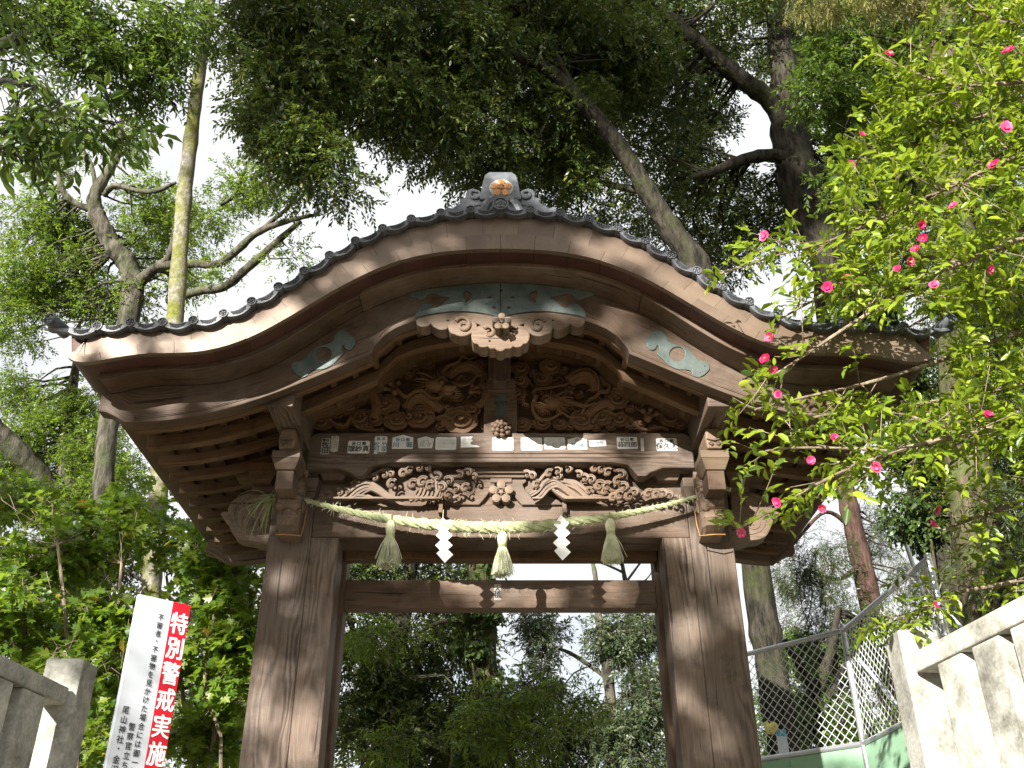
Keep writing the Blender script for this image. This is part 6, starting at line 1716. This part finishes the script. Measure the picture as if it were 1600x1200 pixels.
tr = [Vector((cam_t.x, cam_t.y, ground_z(-1) - .1)), Vector((3.7, -1.05, 1.8)), Vector((3.8, -1.0, 3.0)), Vector((3.75, -1.1, 4.2)), Vector((3.9, -1.2, 5.6))]
trc = catmull(tr, 6)
link('trunk', MB().tube(trc, list(np.linspace(.09, .03, len(trc))), 10).mesh('trunk', M['twig']), cam_th)
cs = []; outs = []; tw = MB()
for bi, b in enumerate(cam_branches):
    c, r = spine([(x, y, Y, q * .7) for x, y, Y, q in b], 7)
    st_ = min(trc, key=lambda p: (p - c[0]).length)
    if b[0][0] > 1700: c = [st_] + c; r = [r[0] * 1.2] + r
    link('branch', MB().tube(c, r, 7).mesh('branch', M['twig']), cam_th)
    L = 0
    for i in range(1, len(c)):
        seg = c[i] - c[i-1]; L += seg.length
        sx, sy, f = screen(np.array([tuple(c[i])]))
        if sx[0] > 1690: continue
        t = i / len(c)
        dense = 1.0 if sx[0] > 1300 else .75
        nsub = rng.poisson(seg.length / .02 * dense)
        if i == len(c) - 1: nsub += 2
        for _ in range(nsub):
            d = (seg.normalized() * rng.uniform(.2, 1.0) + Vector(rng.normal(0, .6, 3)) + Vector((0, -.1, .12))).normalized()
            ln_ = rng.uniform(.08, .42) * (1.15 - .45 * t)
            a = c[i-1].lerp(c[i], rng.random()); e = a + d * ln_
            ex, ey, _f = screen(np.array([tuple(e)]))
            if rng.random() < thin_at(ex[0], ey[0]): continue
            tw.tube([a, a.lerp(e, .5) + Vector((0, 0, -.01)), e], [.0042, .003, .0018], 4)
            for q in np.linspace(.45, 1, 1 + int(ln_ / .13)):
                cs.append(a.lerp(e, q)); outs.append(d)
cs = np.array([tuple(p) for p in cs]); outs = np.array([tuple(p) for p in outs])
lc, ld, nn, L, Wd, d = twigs(cs, outs, 6, .11, .068, .032, .12, spread=1.0, jitter=.3, up=.8)
kk = rng.uniform(.6, 1.3, len(L)); L = L * kk; Wd = Wd * kk * rng.uniform(.8, 1.2, len(L))
nn = nn + np.array([-.25, -.45, .35]) * rng.uniform(.2, 1.2, (len(nn), 1))       # leaves turn towards the light
o = link('twigs', tw.mesh('twigs', M['twig'], 0), cam_th); o['kind'] = 'stuff'
leaves_with_parts(cam_th, CAM_TPL, lc, ld, nn, L, Wd, M['leaf_camellia'], 300)
def flower_mesh(nm, open_):
    mb = MB()
    for ring, (n, r, tilt) in enumerate(((6, 1.0, .35 + .5 * open_), (5, .78, .85 + .2 * open_))):
        for k in range(n):
            a = 6.283 * (k + .5 * ring) / n + random.uniform(-.3, .3); r = r * random.uniform(.85, 1.12)
            R_ = Matrix.Rotation(a, 3, 'Z')
            pts = []
            for u, w in ((.1, .12), (.45, .42), (.8, .48), (1.0, .26)):
                h = math.sin(tilt) * u * (.9 - .3 * u * open_); x = math.cos(tilt) * u
                for q in (-1, 0, 1):
                    pts.append(R_ @ Vector((x * r, q * w * r, h * r * .8 + (abs(q) * .1) + random.uniform(-.03, .03))))
            fs = []
            for i in range(3):
                for q in range(2):
                    fs.append((i * 3 + q, (i + 1) * 3 + q, (i + 1) * 3 + q + 1, i * 3 + q + 1))
            mb.add(pts, fs, [[(random.random() * .3 + .2 * ring, 0)] * 4 for _ in fs], 0, True)
    if open_ > .6:
        for k in range(9):
            a = random.uniform(0, 6.28); rr = random.uniform(.03, .16)
            mb.tube([Vector((rr * .4 * math.cos(a), rr * .4 * math.sin(a), .05)), Vector((rr * math.cos(a), rr * math.sin(a), .5))], [.03, .025], 4, 1)
    return mb.mesh(nm, [M['petal'], M['pistil']], 0)
fl_open, fl_half, fl_bud = flower_mesh('flower', .8), flower_mesh('flower', .45), flower_mesh('flower', .0)
for x, y, Y, s, kind in ((1388, 88, -1.8, 14, 0), (1576, 82, -1.8, 14, 1), (1572, 200, -1.8, 11, 2), (1555, 258, -1.75, 11, 2), (1345, 212, -1.6, 11, 1), (1328, 257, -1.6, 8, 2), (1437, 352, -1.8, 13, 1), (1442, 374, -1.8, 14, 0), (1432, 390, -1.8, 12, 0), (1418, 410, -1.8, 15, 0), (1195, 369, -1.7, 9, 2), (1293, 449, -1.7, 9, 2), (1324, 434, -1.6, 9, 1), (1459, 446, -1.7, 9, 2), (1546, 421, -1.6, 9, 2), (1204, 528, -1.75, 14, 0), (1197, 561, -1.75, 14, 0), (1211, 577, -1.7, 13, 0), (1216, 617, -1.7, 7, 2), (1305, 686, -1.5, 9, 2), (1266, 720, -1.5, 11, 1), (1543, 650, -1.5, 13, 1), (1215, 785, -1.55, 9, 2), (1284, 794, -1.5, 11, 0), (1160, 833, -1.55, 12, 1), (1463, 797, -1.0, 9, 2), (1456, 821, -1.0, 12, 1), (1370, 729, -1.5, 9, 2), (1490, 322, -1.7, 8, 2), (1402, 420, -1.7, 7, 2), (1440, 1180, -.8, 5, 2), (1462, 945, -.7, 5, 2)):
    if kind == 2 and y > 1000: continue
    p = P(x, y, Y); k = s * .82 / ppm(x, y, Y)
    dirv = Vector((rng.uniform(-1.1, .6), -.8, rng.uniform(-.7, .5))).normalized()
    m = Matrix.Translation(p) @ dirv.to_track_quat('Z', 'Y').to_matrix().to_4x4() @ Matrix.Rotation(rng.uniform(0, 6), 4, 'Z') @ Matrix.Diagonal((k * rng.uniform(1, 1.25), k * rng.uniform(.85, 1.15), k * 1.3, 1))
    link('flower', (fl_open, fl_half, fl_bud)[kind], cam_th, m)

# ================================================================== UNDERGROWTH ON THE LEFT
def bush(name, label, stems, lobes, clumps, per, size, ln, wd, leaf, nobj, yellow=0, nl=5, tl=.14, mat='twig'):
    c0, _ = spine(stems[0], 5)
    t = thing(name, label, 'shrub', (c0[0].x, c0[0].y, ground_z(c0[0].y)), 'leafy shrubs left of the gate')
    nodes = []
    for s in stems:
        c, r = spine(s, 5)
        c2, r2 = to_ground(c, r, 1.1)
        link('stem', MB().tube(c2, r2, 6).mesh('stem', M[mat]), t); nodes += c
    cs, outs, cc = lobes_to_twigs(lobes, clumps, per, size, .3)
    lc, ld, nn, L, Wd, d = twigs(cs, outs, nl, tl, ln, wd, .2, spread=.9, jitter=.35)
    nn = nn + np.array([-.25, -.5, .4]) * rng.uniform(.1, 1.2, (len(nn), 1))
    br = MB(); NP = np.array([tuple(p) for p in nodes])
    for q in cc:
        k = int(np.argmin(np.sum((NP - q) ** 2, axis=1)))
        limb_to(br, NP[k], q, .004, .002)
    twig_sticks(br, cs, d, tl, .002, 2)
    o = link('twigs', br.mesh('twigs', M[mat], 0), t); o['kind'] = 'stuff'
    if yellow:
        sx, sy, f = screen(lc)
        ok = np.nonzero((sx > 0) & (sx < 420) & (sy > 760) & (sy < 1190))[0]
        ys = rng.choice(ok, min(yellow, len(ok)), replace=False)
        one = blade_mesh('yellow_leaf', STAR_TPL, np.zeros((1, 3)), np.array([[1., 0, 0]]), np.array([[0, 0, 1.]]), np.ones(1), np.ones(1), M['leaf_yellow'])
        D, S, Nn = blade_frames(ld, nn)
        for i in ys:
            a = 1.25
            m = Matrix([[D[i, j] * L[i] * a, S[i, j] * Wd[i] * a, Nn[i, j] * L[i] * a, lc[i, j]] for j in range(3)] + [[0, 0, 0, 1]])
            link('yellow_leaf', one, t, m)
        keep = np.ones(len(lc), dtype=bool); keep[ys] = False
        lc, ld, nn, L, Wd = lc[keep], ld[keep], nn[keep], L[keep], Wd[keep]
    leaves_with_parts(t, STAR_TPL, lc, ld, nn, L, Wd, M[leaf], nobj)
bush('maple_shrub', 'bright lobed-leaved shrub with yellow leaves between the sign and the left pillar',
    [[(330, 1190, 2.2, 5), (345, 1080, 2.2, 4), (360, 980, 2.2, 3), (345, 900, 2.2, 2)], [(345, 1150, 2.0, 3), (320, 1060, 2.0, 2.5), (335, 960, 2, 2)], [(300, 1200, 2.4, 4), (280, 1040, 2.4, 3), (260, 900, 2.4, 2)]],
    [E(340, 890, 2.2, 90, 40, .5), E(370, 950, 2.1, 60, 50, .4), E(300, 850, 2.5, 60, 40, .4), E(350, 1050, 2.2, 60, 60, .4), E(310, 1150, 2.2, 80, 50, .5), E(385, 1010, 2.3, 40, 50, .3)],
    46, 22, .2, .085, .075, 'leaf_maple', 170, 30)
bush('leafy_shrub', 'bright leafy shrub with yellow leaves above the left stone fence',
    [[(120, 1180, 1.4, 5), (110, 1060, 1.4, 4), (100, 940, 1.4, 3), (90, 850, 1.4, 2)], [(170, 1190, 1.6, 4), (180, 1020, 1.6, 3), (190, 880, 1.6, 2)], [(30, 1100, 1.5, 4), (40, 960, 1.5, 3)]],
    [E(60, 860, 1.8, 70, 50, .5), E(140, 840, 2.0, 80, 50, .5), E(60, 950, 1.5, 80, 50, .5), E(160, 950, 1.6, 60, 50, .5), E(120, 1030, 1.4, 70, 50, .4), E(180, 1060, 1.4, 40, 60, .4), E(20, 780, 2.2, 50, 40, .4), E(170, 1150, 1.4, 40, 50, .4), E(200, 800, 2.4, 50, 40, .4), E(20, 1010, 1.4, 40, 30, .3)],
    60, 24, .2, .085, .065, 'leaf_maple', 170, 34)

# ================================================================== THE TREE THAT OVERHANGS FROM THE LEFT, WITH AN UNSEEN CROWN ADDED TO DAPPLE THE GATE
U_ = Vector((-SUN.y, SUN.x, 0)).normalized()              # across the sunlight, pointing right as seen from the gate front
U_ = U_ if U_.x > 0 else -U_
V_ = SUN.cross(U_); V_ = V_ if V_.z > 0 else -V_
u_np, v_np = np.array(U_), np.array(V_)
gaps = []  # openings cut in the unseen crown where sun patches are wanted
def gap(px, py, Y, ru, rv):
    p = P(px, py, Y); gaps.append((p.dot(U_), p.dot(V_), ru * 1.05 + .035, rv * 1.05 + .04))
for g in ((845, 690, -.14, .36, .12), (655, 775, 0, .3, .13), (690, 805, -.1, .48, .11), (880, 770, 0, .42, .12), (985, 800, 0, .25, .06), (783, 780, -.03, .3, .1),
          (805, 520, -.85, .16, .09), (760, 505, -.85, .1, .05), (445, 618, -.61, .1, .05), (500, 590, -.8, .16, .025), (112, 540, YV, .05, .1), (205, 550, YV, .06, .05), (300, 532, YV, .16, .05), (375, 505, YV, .15, .06), (440, 480, YV, .1, .05), (640, 384, YV, .07, .04), (560, 415, YV, .08, .04), (700, 375, YV, .05, .03),
          (960, 385, YV, .2, .06), (1060, 425, YV, .2, .06), (1130, 470, YV, .2, .06), (1230, 520, YV, .25, .06), (1330, 545, YV, .3, .07), (1420, 550, YV, .15, .1), (1160, 605, YB, .4, .06), (1260, 640, YB, .3, .06), (1110, 520, YS, .15, .04), (1125, 625, -.61, .1, .1),
          (1120, 720, -.2, .12, .2), (440, 900, 0, .06, .1), (405, 1080, 0, .05, .2), (470, 1120, 0, .04, .14), (350, 812, .06, .05, .06), (345, 876, 1.5, .08, .05),
          (220, 1000, -1.9, .03, .2), (95, 1090, -.62, .05, .05), (60, 1150, -.62, .1, .05), (1072, 978, 0, .09, .12), (1100, 852, 0, .16, .07), (1080, 1095, 0, .06, .05), (1152, 960, 0, .03, .1), (1130, 1140, 0, .05, .07), (560, 800, 0, .12, .05), (930, 860, 0, .06, .04), (1080, 640, -.5, .06, .06), (880, 480, -.8, .06, .03), (960, 500, -.8, .1, .04), (1000, 540, -.8, .08, .03), (940, 700, -.14, .08, .05), (1010, 770, 0, .12, .07), (1030, 700, -.14, .1, .05), (620, 520, -.8, .05, .03), (260, 625, -.8, .1, .03), (185, 640, -.8, .05, .05), (180, 515, YV, .1, .02), (270, 505, YV, .05, .03)):
    gap(*g)
GA = np.array(gaps)
def shade_cull(c):
    uu = c @ u_np; vv = c @ v_np
    q = ((uu[:, None] - GA[None, :, 0]) / GA[None, :, 2]) ** 2 + ((vv[:, None] - GA[None, :, 1]) / GA[None, :, 3]) ** 2
    behind = c[:, 1] < -4.5
    return ~((q.min(axis=1) < 1.0) & behind)
def sl(px, py, Y, s, ru, rv, rd=1.2):  # unseen crown lobe set up-sun of a point to shade it
    p = P(px, py, Y) + SUN * s
    return (np.array(p), np.array([ru, rd, rv]))
shade_lobes = [sl(330, 560, -.8, 12.5, 1.5, .9), sl(620, 430, -.8, 12.5, 1.5, .8), sl(880, 420, -.8, 13, 1.2, .7), sl(620, 650, -.2, 13, 1.5, .9), sl(870, 620, -.2, 13, 1.2, .7), sl(450, 800, 0, 12, 1.4, .9), sl(700, 850, 0, 12.5, 1.5, .6), sl(430, 1050, 0, 12, .9, 1.2), sl(1020, 860, 0, 13, .9, .7), sl(200, 700, -.8, 12, 1.2, 1.2), sl(150, 1050, -1.5, 10.5, 1.0, 1.0), sl(1120, 1100, 0, 13, .8, .9), sl(1100, 970, 0, 13.4, .9, .9), sl(1090, 1160, 0, 12.6, .8, .6), sl(1000, 900, .2, 13.6, 1.0, .5), sl(1000, 560, -.6, 13.5, 1.0, .6),
    sl(500, 150, 3, 19, 2.6, 2.0, 2), sl(750, 120, 3.5, 19, 2.4, 2.0, 2), sl(950, 180, 4.5, 20, 2.2, 1.8, 2), sl(1120, 150, 5, 21, 2.0, 1.8, 2), sl(620, 1050, 5.5, 17, 2.0, 1.4, 1.5), sl(1240, 290, 5.2, 21, 1.3, 1.8, 1.5)]  # further lobes out of view, added to shade the trees behind
tb = Vector((-10.6, -10.0, 0))
ov = thing('overhanging_tree', 'broad-leaved tree overhanging the top left corner, with an unseen crown added to shade the gate', 'tree', tuple(tb))
tc = catmull([tb + Vector((0, 0, -.2)), tb + Vector((.1, 0, 3)), tb + Vector((-.1, .1, 6)), tb + Vector((.2, .2, 9.5)), tb + Vector((-.4, 0, 14)), tb + Vector((-1.2, -.3, 19))], 6)
link('trunk', MB().tube(tc, list(np.linspace(.42, .1, len(tc))), 12).mesh('trunk', M['bark_dark']), ov)
nodes = list(tc[8:])
for lb in ([(-300, 300, -2.0, 14), (-80, 120, -.6, 12), (60, 50, .0, 8), (150, 80, .4, 6), (230, 130, .6, 4), (275, 165, .7, 2)], [(60, 50, 0, 6), (130, -10, .3, 4), (260, 10, .6, 3)], [(-80, 120, -.6, 6), (30, 130, -1.2, 4), (110, 170, -1.4, 3), (180, 195, -1.4, 2)], [(-120, 200, -1, 6), (-20, 220, -1.3, 4), (40, 250, -1.3, 2)]):
    c, r = spine(lb, 6)
    if lb[0][0] < -200:
        c = catmull([tc[20], tc[20].lerp(c[0], .5) + Vector((0, 0, .5)), c[0]], 6)[:-1] + c; r = [.12] * 12 + r
    link('limb', MB().tube(c, r, 8).mesh('limb', M['bark_dark']), ov); nodes += c
vis_lobes = [E(40, 30, .0, 90, 60, .5), E(150, 40, .3, 90, 60, .5), E(250, 70, .6, 60, 70, .4), E(230, 140, .6, 55, 45, .35), E(160, 120, .4, 60, 40, .4), E(290, 20, .7, 50, 40, .4), E(30, 110, -.3, 50, 30, .3)]
cs, outs, cc = lobes_to_twigs(vis_lobes, 46, 34, .26, .3)
a1 = twigs(cs, outs, 8, .16, .085, .026, .35)
br = MB(); twig_sticks(br, cs, a1[5], .16, .003, 3)
near_l = [E(20, 180, -1.4, 60, 30, .2), E(100, 195, -1.4, 70, 26, .2), E(160, 200, -1.4, 50, 26, .2), E(30, 240, -1.35, 50, 28, .2), E(20, 10, -1.2, 50, 30, .2)]
cs2, outs2, cc2 = lobes_to_twigs(near_l, 14, 8, .16, .3)
a2 = twigs(cs2, outs2, 5, .2, .12, .045, .5)
twig_sticks(br, cs2, a2[5], .2, .003, 1)
cs3, outs3, cc3 = lobes_to_twigs(shade_lobes, 250, 34, .5, .2)
k3 = shade_cull(cs3); cs3, outs3 = cs3[k3], outs3[k3]
a3 = list(twigs(cs3, outs3, 7, .26, .14, .06, .35))
k3 = shade_cull(a3[0])
a3 = [x[k3] for x in a3[:5]]
NP = np.array([tuple(p) for p in nodes])
for q in list(cc) + list(cc3):
    if not shade_cull(q[None])[0]: continue
    k = int(np.argmin(np.sum((NP - q) ** 2, axis=1)))
    path = NP[k][None] + (q - NP[k])[None] * np.linspace(0, 1, 25)[:, None]
    if not shade_cull(path).all(): continue
    limb_to(br, NP[k], q, .03 if q[1] < -4 else .012, .006, wig=.05)
o = link('twigs', br.mesh('twigs', M['bark_dark'], 0), ov); o['kind'] = 'stuff'
allc = [np.concatenate([a1[i], a3[i]]) for i in range(5)]  # visible sprays joined with the unseen shading crown
o = link('crown', leaf_mesh('crown', *allc, M['leaf_mid']), ov); o['kind'] = 'stuff'
leaves_with_parts(ov, CAM_TPL, a2[0], a2[1], a2[2], a2[3], a2[4], M['leaf_mid'], 150, rest='near_foliage')
